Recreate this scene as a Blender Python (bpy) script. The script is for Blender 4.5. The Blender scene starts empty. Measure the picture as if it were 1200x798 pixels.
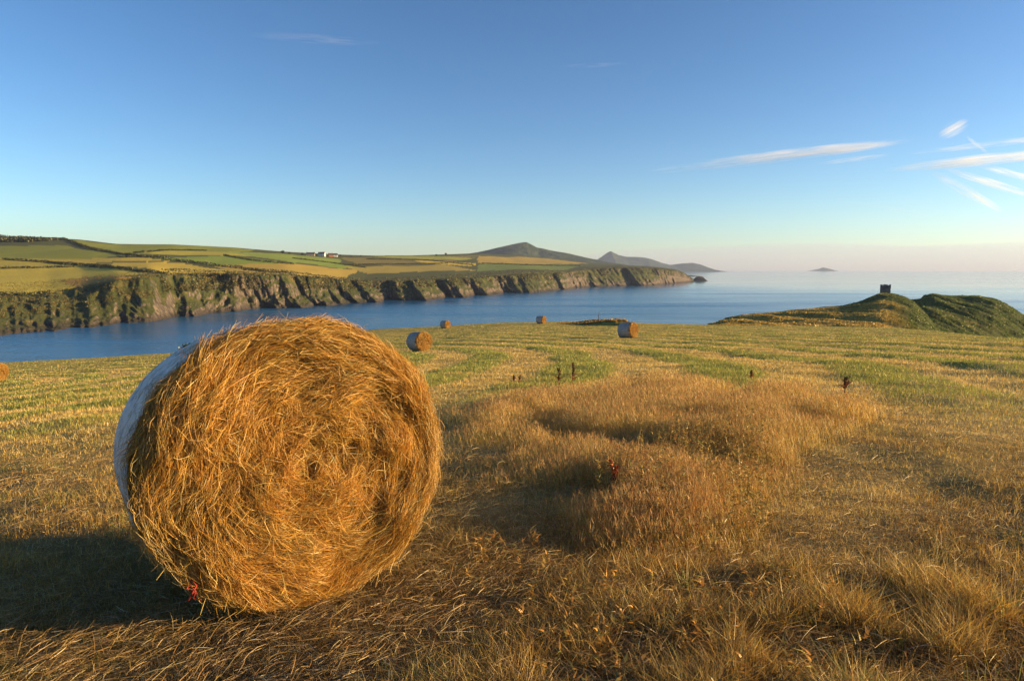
import bpy, math, random
import numpy as np
from mathutils import Vector, Matrix

# ------------------------------------------------------------------ camera, sky, sun, exposure
EYE = 36.0                                   # eye height above the sea (z = 0)
SUN_AZ, SUN_EL = math.radians(92), math.radians(11)   # azimuth clockwise from +Y (the view axis)
FPX, PITCH = 782.0, math.atan(84 / 782.0)
sc = bpy.context.scene
col = sc.collection
cam_d = bpy.data.cameras.new("camera")
cam = bpy.data.objects.new("camera", cam_d)
col.objects.link(cam)
cam.location = (0, 0, EYE)
cam.rotation_euler = (math.pi / 2 - PITCH, 0, 0)
cam_d.lens = 36 * FPX / 1200
cam_d.sensor_width = 36
cam_d.sensor_fit = 'HORIZONTAL'
cam_d.clip_start = 0.05
cam_d.clip_end = 90000
sc.camera = cam

world = bpy.data.worlds.new("World")
sc.world = world
world.use_nodes = True
wn = world.node_tree.nodes
wl = world.node_tree.links
bg = wn["Background"]
sky = wn.new("ShaderNodeTexSky")
sky.sky_type = 'NISHITA'
sky.sun_disc = False
sky.sun_elevation = SUN_EL
sky.sun_rotation = SUN_AZ
sky.altitude = 1500
sky.air_density = 1.0
sky.dust_density = 1.2
sky.ozone_density = 2.2
gm = wn.new("ShaderNodeGamma")                # a little more contrast between zenith and horizon
gm.inputs["Gamma"].default_value = 1.25
hs = wn.new("ShaderNodeHueSaturation")
hs.inputs["Saturation"].default_value = 1.12
wl.new(sky.outputs[0], hs.inputs["Color"])
wl.new(hs.outputs[0], gm.inputs[0])
wl.new(gm.outputs[0], bg.inputs[0])
bg.inputs[1].default_value = 0.06

sun_d = bpy.data.lights.new("sun", 'SUN')
sun = bpy.data.objects.new("sun", sun_d)
col.objects.link(sun)
SUN = Vector((math.sin(SUN_AZ) * math.cos(SUN_EL), math.cos(SUN_AZ) * math.cos(SUN_EL), math.sin(SUN_EL)))
sun.rotation_euler = (-SUN).to_track_quat('-Z', 'Y').to_euler()
sun.location = (60, -20, EYE + 40)
sun_d.energy = 5.0
sun_d.angle = math.radians(0.5)
sun_d.color = (1.0, 0.68, 0.31)

sc.view_settings.view_transform = 'Standard'
sc.view_settings.look = 'None'
sc.view_settings.exposure = 1.3
sc.view_settings.gamma = 1.0
sc.render.engine = 'CYCLES'
sc.cycles.max_bounces = 6
sc.cycles.diffuse_bounces = 3
sc.cycles.transmission_bounces = 3
sc.cycles.volume_bounces = 2
sc.cycles.transparent_max_bounces = 12
sc.cycles.use_denoising = True

rng = np.random.default_rng(7)
random.seed(7)

# ------------------------------------------------------------------ helpers
CP, SP = math.cos(PITCH), math.sin(PITCH)


def ray(px, py):
    """direction of a sight line, scaled to one metre of depth along +Y"""
    px = np.asarray(px, float); py = np.asarray(py, float)
    a = (px - 600) / FPX; b = (399 - py) / FPX
    dy = CP + b * SP
    dz = -SP + b * CP
    return a / dy, dz / dy          # x per metre, z per metre


_tab = np.random.default_rng(3).random((256, 256))


def vnoise(x, y, seed=0):
    x = np.asarray(x, float) + seed * 17.37; y = np.asarray(y, float) + seed * 31.91
    xi = np.floor(x).astype(np.int64); yi = np.floor(y).astype(np.int64)
    fx = x - xi; fy = y - yi
    fx = fx * fx * (3 - 2 * fx); fy = fy * fy * (3 - 2 * fy)
    a = _tab[xi & 255, yi & 255]; b = _tab[(xi + 1) & 255, yi & 255]
    c = _tab[xi & 255, (yi + 1) & 255]; d = _tab[(xi + 1) & 255, (yi + 1) & 255]
    return (a * (1 - fx) + b * fx) * (1 - fy) + (c * (1 - fx) + d * fx) * fy


def fbm(x, y, o=4, seed=0):
    s = 0.0; a = 0.5; n = 0.0
    for i in range(o):
        s = s + a * vnoise(x * 2 ** i, y * 2 ** i, seed + i * 5); n += a; a *= 0.5
    return s / n                    # 0..1


def sstep(a, b, v):
    t = np.clip((v - a) / (b - a), 0, 1)
    return t * t * (3 - 2 * t)


def in_poly(x, y, poly):
    x = np.asarray(x); y = np.asarray(y)
    r = np.zeros(x.shape, bool)
    n = len(poly)
    for i in range(n):
        x0, y0 = poly[i]; x1, y1 = poly[(i + 1) % n]
        if y0 == y1:
            continue
        c = ((y0 > y) != (y1 > y)) & (x < (x1 - x0) * (y - y0) / (y1 - y0) + x0)
        r ^= c
    return r


def poly_dist(x, y, poly):
    """distance to the outline, positive inside"""
    d = np.full(np.shape(x), 1e9)
    n = len(poly)
    for i in range(n):
        ax, ay = poly[i]; bx, by = poly[(i + 1) % n]
        vx, vy = bx - ax, by - ay
        t = np.clip(((x - ax) * vx + (y - ay) * vy) / (vx * vx + vy * vy + 1e-9), 0, 1)
        d = np.minimum(d, np.hypot(x - ax - t * vx, y - ay - t * vy))
    return np.where(in_poly(x, y, poly), d, -d)


def new_mesh(name, V, faces_v, faces_n, mat, parent=None, smooth=True, colour=None):
    """V (n,3); faces_v flat loop indices; faces_n corners per face"""
    V = np.ascontiguousarray(V, np.float32)
    faces_v = np.ascontiguousarray(faces_v, np.int32); faces_n = np.ascontiguousarray(faces_n, np.int32)
    me = bpy.data.meshes.new(name)
    me.vertices.add(len(V)); me.vertices.foreach_set("co", V.ravel())
    me.loops.add(len(faces_v)); me.loops.foreach_set("vertex_index", faces_v)
    me.polygons.add(len(faces_n))
    st = np.concatenate([[0], np.cumsum(faces_n)[:-1]]).astype(np.int32)
    me.polygons.foreach_set("loop_start", st)
    me.update(calc_edges=True)
    me.polygons.foreach_set("use_smooth", np.full(len(faces_n), smooth, bool))
    if colour is not None:
        at = me.attributes.new("tint", 'FLOAT_COLOR', 'POINT')
        c = np.ones((len(V), 4), np.float32); c[:, :3] = colour
        at.data.foreach_set("color", c.ravel())
    me.materials.append(mat)
    o = bpy.data.objects.new(name, me)
    col.objects.link(o)
    if parent is not None:
        o.parent = parent
    return o


def grid_faces(nr, nc, wrap=False):
    i = np.arange(nr - 1)[:, None]; j = np.arange(nc if wrap else nc - 1)[None, :]
    j2 = (j + 1) % nc
    a = i * nc + j; b = i * nc + j2; c = (i + 1) * nc + j2; d = (i + 1) * nc + j
    q = np.stack([a, b, c, d], -1).reshape(-1, 4)
    return q.ravel(), np.full(len(q), 4)


class MB:
    """collects simple closed shapes into one mesh"""
    def __init__(s):
        s.v = []; s.f = []

    def add(s, V, F):
        k = len(s.v); s.v += [tuple(p) for p in V]; s.f += [tuple(i + k for i in f) for f in F]

    def box(s, c, d, rz=0.0):
        cx, cy, cz = c; a, b, h = d[0] / 2, d[1] / 2, d[2] / 2
        P = []
        for z in (-h, h):
            for x, y in ((-a, -b), (a, -b), (a, b), (-a, b)):
                P.append((cx + x * math.cos(rz) - y * math.sin(rz), cy + x * math.sin(rz) + y * math.cos(rz), cz + z))
        s.add(P, [(3, 2, 1, 0), (4, 5, 6, 7), (0, 1, 5, 4), (1, 2, 6, 5), (2, 3, 7, 6), (3, 0, 4, 7)])

    def tube(s, pts, rad, n=6):
        P = []; F = []
        m = len(pts)
        for i, p in enumerate(pts):
            p = Vector(p)
            d = Vector(pts[min(i + 1, m - 1)]) - Vector(pts[max(i - 1, 0)])
            d.normalize()
            a = d.orthogonal().normalized(); b = d.cross(a)
            r = rad[i] if hasattr(rad, '__len__') else rad
            for k in range(n):
                t = 2 * math.pi * k / n
                P.append(p + a * (r * math.cos(t)) + b * (r * math.sin(t)))
        for i in range(m - 1):
            for k in range(n):
                F.append((i * n + k, i * n + (k + 1) % n, (i + 1) * n + (k + 1) % n, (i + 1) * n + k))
        F.append(tuple(range(n))[::-1]); F.append(tuple((m - 1) * n + k for k in range(n)))
        s.add(P, F)

    def build(s, name, mat, parent=None, smooth=False):
        me = bpy.data.meshes.new(name)
        me.from_pydata(s.v, [], s.f); me.update()
        me.polygons.foreach_set("use_smooth", np.full(len(s.f), smooth, bool))
        me.materials.append(mat)
        o = bpy.data.objects.new(name, me); col.objects.link(o)
        if parent is not None:
            o.parent = parent
        return o


def tag(o, label=None, cat=None, group=None, kind=None):
    if label: o["label"] = label
    if cat: o["category"] = cat
    if group: o["group"] = group
    if kind: o["kind"] = kind
    return o


def empty(name, loc, rz=0.0):
    o = bpy.data.objects.new(name, None)
    o.empty_display_size = 0.3
    o.location = loc; o.rotation_euler = (0, 0, rz)
    col.objects.link(o)
    return o


def copy_tree(o, parent=None):
    c = o.copy(); col.objects.link(c); c.parent = parent
    for ch in [x for x in bpy.data.objects if x.parent == o]:
        copy_tree(ch, c)
    return c


# ------------------------------------------------------------------ materials
class Mat:
    def __init__(s, name):
        s.m = bpy.data.materials.new(name); s.m.use_nodes = True
        s.t = s.m.node_tree; s.n = s.t.nodes; s.l = s.t.links
        s.n.clear()
        s.out = s.n.new("ShaderNodeOutputMaterial")

    def node(s, typ, **kw):
        n = s.n.new(typ)
        for k, v in kw.items():
            if k.startswith("i_"):
                key = k[2:]
                key = int(key) if key.isdigit() else key.replace("_", " ")
                if isinstance(v, bpy.types.NodeSocket): s.l.new(v, n.inputs[key])
                else: n.inputs[key].default_value = v
            else:
                setattr(n, k, v)
        return n

    def pos(s):
        return s.node("ShaderNodeNewGeometry").outputs["Position"]

    def noise(s, vec, scale, detail=4, rough=0.55, stretch=None):
        if stretch is not None:
            mp = s.node("ShaderNodeMapping"); s.l.new(vec, mp.inputs[0]); mp.inputs["Scale"].default_value = stretch
            vec = mp.outputs[0]
        n = s.node("ShaderNodeTexNoise"); s.l.new(vec, n.inputs["Vector"])
        n.inputs["Scale"].default_value = scale; n.inputs["Detail"].default_value = detail
        n.inputs["Roughness"].default_value = rough
        return n.outputs["Fac"]

    def ramp(s, fac, stops):
        r = s.node("ShaderNodeValToRGB"); s.l.new(fac, r.inputs[0])
        e = r.color_ramp.elements
        while len(e) < len(stops): e.new(0.5)
        for k, (p, c) in enumerate(stops):
            e[k].position = p
            e[k].color = (*c, 1) if hasattr(c, '__len__') else (c, c, c, 1)
        return r.outputs[0]

    def mix(s, fac, a, b, mode='MIX'):
        m = s.node("ShaderNodeMix", data_type='RGBA', blend_type=mode)
        for v, k in ((fac, 0), (a, 6), (b, 7)):
            if isinstance(v, bpy.types.NodeSocket): s.l.new(v, m.inputs[k])
            elif k == 0: m.inputs[0].default_value = v
            else: m.inputs[k].default_value = (*v, 1)
        return m.outputs[2]

    def math(s, op, a, b=0.0, c=0.0):
        m = s.node("ShaderNodeMath", operation=op)
        for k, v in enumerate((a, b, c)):
            if isinstance(v, bpy.types.NodeSocket): s.l.new(v, m.inputs[k])
            else: m.inputs[k].default_value = v
        return m.outputs[0]

    def attr(s, name="tint"):
        return s.node("ShaderNodeAttribute", attribute_name=name).outputs["Color"]

    def bump(s, h, strength=0.5, dist=0.1):
        b = s.node("ShaderNodeBump"); s.l.new(h, b.inputs["Height"])
        b.inputs["Strength"].default_value = strength; b.inputs["Distance"].default_value = dist
        return b.outputs[0]

    def principled(s, base, rough=0.9, spec=0.2, normal=None, **kw):
        p = s.node("ShaderNodeBsdfPrincipled")
        if isinstance(base, bpy.types.NodeSocket): s.l.new(base, p.inputs["Base Color"])
        else: p.inputs["Base Color"].default_value = (*base, 1)
        if isinstance(rough, bpy.types.NodeSocket): s.l.new(rough, p.inputs["Roughness"])
        else: p.inputs["Roughness"].default_value = rough
        p.inputs["Specular IOR Level"].default_value = spec
        if normal is not None: s.l.new(normal, p.inputs["Normal"])
        for k, v in kw.items(): p.inputs[k.replace("_", " ")].default_value = v
        s.l.new(p.outputs[0], s.out.inputs[0])
        return p


def blade_material(name, transl=0.35, gain=1.0):
    m = Mat(name)
    c = m.attr()
    d = m.node("ShaderNodeBsdfDiffuse"); m.l.new(c, d.inputs[0])
    t = m.node("ShaderNodeBsdfTranslucent"); m.l.new(c, t.inputs[0])
    g = m.node("ShaderNodeBsdfGlossy"); g.inputs["Roughness"].default_value = 0.45
    g.inputs[0].default_value = (0.9, 0.85, 0.7, 1)
    x = m.node("ShaderNodeMixShader"); x.inputs[0].default_value = transl
    m.l.new(d.outputs[0], x.inputs[1]); m.l.new(t.outputs[0], x.inputs[2])
    y = m.node("ShaderNodeMixShader"); y.inputs[0].default_value = 0.04
    m.l.new(x.outputs[0], y.inputs[1]); m.l.new(g.outputs[0], y.inputs[2])
    m.l.new(y.outputs[0], m.out.inputs[0])
    return m.m


def flat_material(name, a, b, scale=2.0, rough=0.9, bump=0.4, dist=0.05):
    m = Mat(name)
    n = m.noise(m.pos(), scale, 5, 0.6)
    c = m.ramp(n, [(0.3, a), (0.7, b)])
    m.principled(c, rough, 0.2, m.bump(n, bump, dist))
    return m.m


GRASS = blade_material("grass_blades", 0.35)
STRAW = blade_material("straw_strands", 0.25)
LEAF = blade_material("leaf_foliage", 0.25)

# ------------------------------------------------------------------ the field: height, edge, zones
EDGE_PX = np.array([-700, -200, 0, 100, 200, 300, 440, 520, 620, 700, 780, 850, 950, 1050, 1100, 1150, 1200, 1300, 1900], float)
EDGE_PY = np.array([455, 440, 425, 420, 414, 404, 386, 382, 377.5, 377, 379.5, 381.5, 382.5, 384.5, 388.5, 394, 397, 402, 415], float)


def plane_z(x, y):
    """the broad lie of the field, relative to the eye"""
    yy = np.maximum(y, -60)
    z = -1.25 - 0.098 * yy + 0.00024 * yy * np.abs(yy)
    neg = np.minimum(x, 0)
    z = z + 0.03 * np.minimum(x, 0) - 0.042 * (np.sqrt(neg * neg + 9) - 3) + 0.6 * (1 - np.exp(-np.maximum(x, 0) / 20))
    return z


def on_plane(px, py, ymin=1.0, ymax=170):
    rx, rz = ray(px, py)
    ys = np.geomspace(ymin, ymax, 4000)
    d = plane_z(rx * ys, ys) - rz * ys
    k = np.argmax(d > 0) if (d > 0).any() else int(np.argmax(d))
    return float(rx * ys[k]), float(ys[k])


_e = [on_plane(a, b) for a, b in zip(EDGE_PX, EDGE_PY)]
EDGE_AZ = np.array([math.atan2(x, y) for x, y in _e]); EDGE_R = np.array([math.hypot(x, y) for x, y in _e])


def edge_r(az):
    r = np.interp(az, EDGE_AZ, EDGE_R)
    return np.where(np.abs(az) > 1.0, np.maximum(r, 80), r)


BALE_XY = (-1.20, 3.34)


STRIPE_C = (-45.0, 28.0)


def stripe(x, y):
    """mown rows sweeping round the field: 0..1"""
    d = np.hypot(x - STRIPE_C[0], y - STRIPE_C[1])
    w = (fbm(x * 0.05, y * 0.05, 2, 9) - 0.5) * 2.0 + (fbm(x * .4, y * .4, 2, 10) - .5) * .7
    return 0.5 + 0.5 * np.sin((d + w) * 2 * math.pi / 3.6)


def field_z(x, y):
    r = np.hypot(x, y); az = np.arctan2(x, y)
    z = plane_z(x, y)
    near = 1 - np.exp(-np.hypot(x - BALE_XY[0], y - BALE_XY[1]) / 1.5)
    u = (fbm(x * 0.9, y * 0.9, 3, 1) - 0.5) * 0.16 * near
    u = u + (fbm(x * 0.16, y * 0.16, 3, 12) - 0.5) * np.minimum(0.22, 0.03 * r)
    fade = sstep(1.0, 0.75, r / edge_r(az))
    rows_ = sstep(12, 24, r) * 0.045 * sstep(.45, .9, stripe(x, y))
    return z + u * (0.25 + 0.75 * fade) + rows_


def at_field(px, py, ymin=1.0):
    """the point of the field under a sight line"""
    rx, rz = ray(px, py)
    ys = np.geomspace(ymin, 150, 6000)
    x = rx * ys
    d = field_z(x, ys) - rz * ys
    k = int(np.argmax(d > 0)) if (d > 0).any() else int(np.argmax(d))
    return float(x[k]), float(ys[k]), float(field_z(x[k], ys[k]) + EYE)


# tall grass patch outline, on the ground
_tp = [(545, 484), (600, 472), (660, 464), (720, 453), (800, 450), (900, 464), (1000, 484), (1035, 498), (960, 512), (905, 536),
       (900, 590), (880, 655), (810, 665), (760, 640), (700, 600), (640, 575), (620, 530), (560, 510)]
TALL = [on_plane(a, b)[:2] for a, b in _tp]
# field mesh: rings round the viewer, fine in front
azs = np.concatenate([np.linspace(-math.pi, -0.95, 70)[:-1], np.linspace(-0.95, 0.95, 520), np.linspace(0.95, math.pi, 70)[1:-1]])
A, T = np.meshgrid(azs, np.linspace(0, 1, 720))
ER = edge_r(A) * (1 + 0.03 * (fbm(A * 18, A * 3 + 7, 3, 4) - 0.5))
R = 0.3 * (ER / 0.3) ** T
X = R * np.sin(A); Y = R * np.cos(A); Z = field_z(X, Y) + EYE
# cliff skirt below the edge
sk = []
for k, (dr, dz) in enumerate([(1.2, 0.35), (3, 1.6), (6, 5), (10, 11), (16, 20), (22, 40)]):
    Rk = ER[-1] + dr * (1 + 0.5 * (fbm(A[-1] * 60, A[-1] * 0 + k, 3, 5) - 0.5))
    xk = Rk * np.sin(A[-1]); yk = Rk * np.cos(A[-1])
    sk.append((xk, yk, np.maximum(Z[-1] - dz, -3.0)))
X = np.vstack([X] + [s[0][None] for s in sk]); Y = np.vstack([Y] + [s[1][None] for s in sk]); Z = np.vstack([Z] + [s[2][None] for s in sk])
V = np.stack([X, Y, Z], -1).reshape(-1, 3)
fv, fn = grid_faces(X.shape[0], X.shape[1], wrap=True)
# a small cap in the middle
cidx = len(V)
V = np.vstack([V, [[0, 0, float(field_z(0.0, 0.0)) + EYE]]])
nc = X.shape[1]
cap = np.stack([np.full(nc, cidx), (np.arange(nc) + 1) % nc, np.arange(nc)], -1)
fv = np.concatenate([fv, cap.ravel()]); fn = np.concatenate([fn, np.full(nc, 3)])


_pp = [[(515, 470), (560, 452), (600, 470), (640, 520), (640, 580), (560, 590), (520, 540)],
       [(905, 560), (960, 520), (1020, 515), (1050, 560), (1010, 610), (930, 650), (895, 620)],
       [(1050, 440), (1200, 425), (1260, 470), (1260, 540), (1120, 520), (1060, 500)],
       ]
PALE = [[on_plane(a, b)[:2] for a, b in q] for q in _pp]


def pale_w(x, y):
    n = (fbm(x * .9, y * .9, 3, 141) - .5)
    w = np.zeros(np.shape(x))
    for p in PALE:
        d = poly_dist(x, y, p)
        w = np.maximum(w, sstep(-.5, .7, d + n * 2.5))
    return w


def soil_tint(x, y):
    s = stripe(x, y)
    r = np.hypot(x, y)
    far = sstep(9, 20, r)
    n = fbm(x * 0.25, y * 0.25, 4, 11); n2 = fbm(x * 1.5, y * 1.5, 4, 12)
    straw = np.array([0.56, 0.39, 0.10]); green = np.array([0.25, 0.27, 0.055]); brown = np.array([0.15, 0.105, 0.045]); pale = np.array([0.40, 0.33, 0.19])
    g = np.clip(sstep(.35, .75, s) * far * sstep(.12, .36, n), 0, 1)[:, None]
    c = straw * (1 - g) + green * g
    m = (sstep(0.45, 0.7, n2) * (0.5 - .3 * far))[:, None]
    c = c * (1 - m) + brown * m
    p = (sstep(0.55, 0.75, n) * 0.4 * (1 - g[:, 0]))[:, None]
    c = c * (1 - p) + pale * p
    nr = (1 - sstep(4, 14, r))[:, None] * 0.7
    c = c * (1 - nr) + brown * nr
    pw = pale_w(x, y)[:, None] * .75
    return c * (1 - pw) + np.array([.50, .37, .14]) * pw


tint = soil_tint(V[:, 0], V[:, 1])
m = Mat("field_turf")
P = m.pos()
n1 = m.noise(P, 9.0, 6, 0.65); n2 = m.noise(P, 60.0, 3, 0.6)
c = m.mix(m.ramp(n1, [(0.35, 0.0), (0.7, 0.35)]), m.attr(), (0.20, 0.13, 0.05))
# vertical faces of the cliff are rock
gn = m.node("ShaderNodeNewGeometry").outputs["Normal"]
nz = m.node("ShaderNodeSeparateXYZ"); m.l.new(gn, nz.inputs[0])
steep = m.ramp(nz.outputs[2], [(0.55, 1.0), (0.8, 0.0)])
c = m.mix(steep, c, (0.16, 0.12, 0.09))
hh = m.math('ADD', n1, m.math('MULTIPLY', n2, 0.4))
m.principled(c, 0.95, 0.1, m.bump(hh, 0.9, 0.06))
field = tag(new_mesh("field", V, fv, fn, m.m, colour=tint), kind="structure")

# ------------------------------------------------------------------ the sea
rs = np.concatenate([[4.0], np.geomspace(60, 11600, 90)])
th = np.linspace(-math.pi, math.pi, 240, endpoint=False)
Rg, Tg = np.meshgrid(rs, th, indexing='ij')
V = np.stack([Rg * np.sin(Tg), Rg * np.cos(Tg), np.zeros_like(Rg)], -1).reshape(-1, 3)
fv, fn = grid_faces(len(rs), len(th), wrap=True)
m = Mat("sea_water")
P = m.pos()
w1 = m.noise(P, 0.35, 5, 0.6, (1.0, 0.6, 1.0)); w2 = m.noise(P, 0.04, 4, 0.6, (0.5, 1.3, 1.0))
streak = m.noise(P, 0.012, 5, 0.55, (0.22, 1.0, 1.0))
h = m.math('ADD', m.math('MULTIPLY', w1, 0.5), m.math('MULTIPLY', w2, 2.0))
deep = m.ramp(streak, [(0.35, (0.008, 0.095, 0.21)), (0.62, (0.014, 0.12, 0.25))])
ro = m.ramp(streak, [(0.35, 0.16), (0.55, 0.24), (0.7, 0.34)])
py_ = m.node("ShaderNodeSeparateXYZ"); m.l.new(P, py_.inputs[0])
rf = m.node("ShaderNodeMapRange"); rf.interpolation_type = 'SMOOTHSTEP'
m.l.new(m.math('ADD', py_.outputs[1], m.math('MULTIPLY', py_.outputs[0], 1.2)), rf.inputs[0])
rf.inputs[1].default_value = 300; rf.inputs[2].default_value = 2600; rf.inputs[3].default_value = 0.75; rf.inputs[4].default_value = 0.08
bp = m.bump(h, 0.6, 0.8)
m.l.new(rf.outputs[0], bp.node.inputs["Strength"])
m.principled(deep, m.math('MULTIPLY', ro, m.math('ADD', m.math('MULTIPLY', rf.outputs[0], 1.0), .3)), 0.5, bp, IOR=1.33)
sea = tag(new_mesh("sea", V, fv, fn, m.m), kind="structure")


# ------------------------------------------------------------------ lofted terrain (each row: sight-line height and depth -> world points)
def loft(cols, rows, pxs, tcount, behind=None):
    """rows: list of (depth per column, z per column, steps to next). Returns X,Y,Z grids and the row coordinate"""
    D = []; Zz = []; K = []
    dc = [smooth_cols(np.interp(pxs, cols, r[0])[None], 14)[0] for r in rows]
    zc = [smooth_cols(np.interp(pxs, cols, r[1])[None], 14)[0] for r in rows]
    for k in range(len(rows) - 1):
        n = rows[k][2]
        for i in range(n):
            t = i / n
            D.append(dc[k] * (1 - t) + dc[k + 1] * t); Zz.append(zc[k] * (1 - t) + zc[k + 1] * t); K.append(k + t)
    D.append(dc[-1]); Zz.append(zc[-1]); K.append(len(rows) - 1)
    D = np.array(D); Zz = np.array(Zz)
    X = D * ((pxs - 600) / FPX)[None] * 1.0
    return X, D, Zz, np.array(K)


def z_of(py, depth):
    return EYE + ray(600, py)[1] * np.asarray(depth, float)


def smooth_cols(a, k):
    w = np.hanning(2 * k + 3)[1:-1]; w /= w.sum()
    p = np.pad(a, ((0, 0), (k, k)), mode='edge')
    return np.apply_along_axis(lambda r: np.convolve(r, w, 'valid'), 1, p)


# far headland across the bay
hc = np.array([-320, -120, 0, 60, 100, 140, 178, 205, 275, 335, 400, 430, 485, 530, 557, 610, 660, 690, 735, 772, 797, 812], float)
water = np.array([408, 400, 394, 387, 384, 381, 376, 369, 366, 361, 356, 354, 352, 349, 346.5, 343, 339.5, 336.5, 335.2, 334, 331.5, 330])
rockt = np.array([393, 388, 380, 376, 372, 364, 356, 348, 347, 346, 344, 342, 341, 337, 336, 333, 331, 327, 325, 325, 326, 329])
clift = np.array([358, 354, 349.5, 344, 337, 329.5, 324.5, 322, 322, 322, 328, 330, 329, 327, 326, 322, 320, 316, 314, 315.5, 318, 328.5])
skyl = np.array([275, 276, 278, 278.5, 281, 286, 286.5, 286.5, 290, 295, 298.5, 299.5, 299.5, 298, 297, 299, 304, 308, 311, 313, 317, 328.3])
dw = -EYE / ray(600, water)[1]
dr_ = dw + np.array([20, 20, 22, 22, 22, 22, 20, 20, 20, 20, 22, 22, 24, 25, 26, 28, 30, 30, 32, 34, 28, 8])
dt = dw + np.array([95, 90, 85, 80, 75, 50, 42, 38, 38, 38, 44, 46, 48, 50, 52, 55, 60, 65, 70, 70, 60, 12])
ds = np.array([900, 950, 1000, 1000, 1000, 1000, 1000, 1000, 1080, 1160, 1250, 1300, 1500, 1700, 1900, 2300, 2400, 2450, 2500, 2400, 2200, 1900], float)
ds = np.maximum(ds, dt + 6)
pxs = np.linspace(-320, 812, 1500)
rows = [(dw - 2, np.full(len(hc), -2.5), 4), (dw, np.full(len(hc), 0.0), 22), (dr_, z_of(rockt, dr_), 22), (dt, z_of(clift, dt), 4),
        (dt + 8, z_of(clift, dt + 8) + 0.4, 40), (ds, z_of(skyl, ds), 8), (ds + 250, z_of(skyl, ds) - 22, 4), (ds + 700, np.full(len(hc), -5.0), 1)]
X, Y, Z, K = loft(hc, rows, pxs, 0)
saw_px = [-320, -200, -150, -90, -60, -10, 15, 60, 80, 120, 140, 192, 205, 240, 275, 330, 345, 363, 372, 380, 391, 400, 412, 420, 432, 483, 510, 529, 542, 556, 577, 609, 657, 690, 720, 740, 765, 780, 797, 812]
saw_v = [0, -1, .8, -1, .6, -.7, .8, -.5, .7, 0.2, 1.0, -1.5, -1.0, .2, 1.5, -1.2, .6, -1.0, -.2, -.8, .3, -.9, .2, -.9, 1.5, -1.5, .9, -1.2, .4, -1.0, 1.3, -1.4, .9, .1, .6, -.2, .5, -.3, -.3, 0]
kk = K[:, None]
LEAN = 20.0                                  # the ribs of rock run out to the right as they come down
shift = pxs[None] - LEAN * np.clip(1.6 - kk / 1.9, -.1, 1.6) * sstep(150, 210, pxs)[None] * (1.15 - .5 * sstep(300, 620, pxs)[None])
saw = np.interp(shift, saw_px, saw_v) + (fbm(shift * .09, shift * 0 + kk * .4, 3, 20) - .5) * 1.6 * sstep(812, 790, pxs)[None]
saw = smooth_cols(saw, 3)
cl_w = np.where(kk < 2, 1.0 - .2 * kk, np.where(kk < 3, .6 - 0.4 * (kk - 2), np.clip(0.2 * (4 - kk), 0, 0.2)))     # strongest at the waterline
amp = 0.040 * Y
Y2 = Y + saw * amp * cl_w
# ribs and ledges of rock
rib = (fbm(X * 0.055 + Y * 0.03, Z * 0.02 + 3, 4, 21) - 0.5) * 38 + (fbm(X * 0.22, Z * 0.12 + Y * .05, 4, 22) - 0.5) * 10
cl_m = sstep(0.6, 1.2, kk) * (1 - sstep(2.8, 3.6, kk)) * sstep(812, 780, pxs)[None]
Y2 = Y2 + rib * cl_m * 0.9 * (.45 + .55 * sstep(150, 225, pxs))[None]
Z2 = Z + (fbm(X * 0.15, Y * 0.15, 4, 23) - 0.5) * 5 * cl_m
gentle = sstep(3.6, 4.3, kk) * (1 - sstep(4.75, 5.0, kk))
Z2 = Z2 + (fbm(X * 0.006, Y * 0.006, 3, 24) - 0.5) * 8 * gentle * sstep(812, 700, pxs)[None]
Z2 = Z2 + (fbm(X * 0.03, Y * 0.03, 3, 25) - 0.5) * 1.6 * gentle
X2 = Y2 * ((pxs - 600) / FPX)[None]
HX, HY, HZ = X2, Y2, Z2


def at_headland(px, py):
    """a point of the far headland under a sight line (nearest column, then along it)"""
    j = int(np.clip(round((px + 320) / 1132 * 1499), 0, 1499))
    _, rz = ray(px, py)
    d = (HZ[:, j] - EYE) - rz * HY[:, j]
    k0 = int(np.argmax(K >= 3.0))
    k1 = int(np.argmax(K >= 5.0))
    seg = d[k0:k1 + 1]
    i = int(np.argmax(seg > 0)) if (seg > 0).any() else len(seg) - 1
    i = k0 + max(i, 1)
    d0, d1 = d[i - 1], d[i]
    t = np.clip(-d0 / (d1 - d0 + 1e-9), 0, 1)
    y = HY[i - 1, j] * (1 - t) + HY[i, j] * t
    z = HZ[i - 1, j] * (1 - t) + HZ[i, j] * t
    return ((px - 600) / FPX * y, float(y), float(z))


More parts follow.
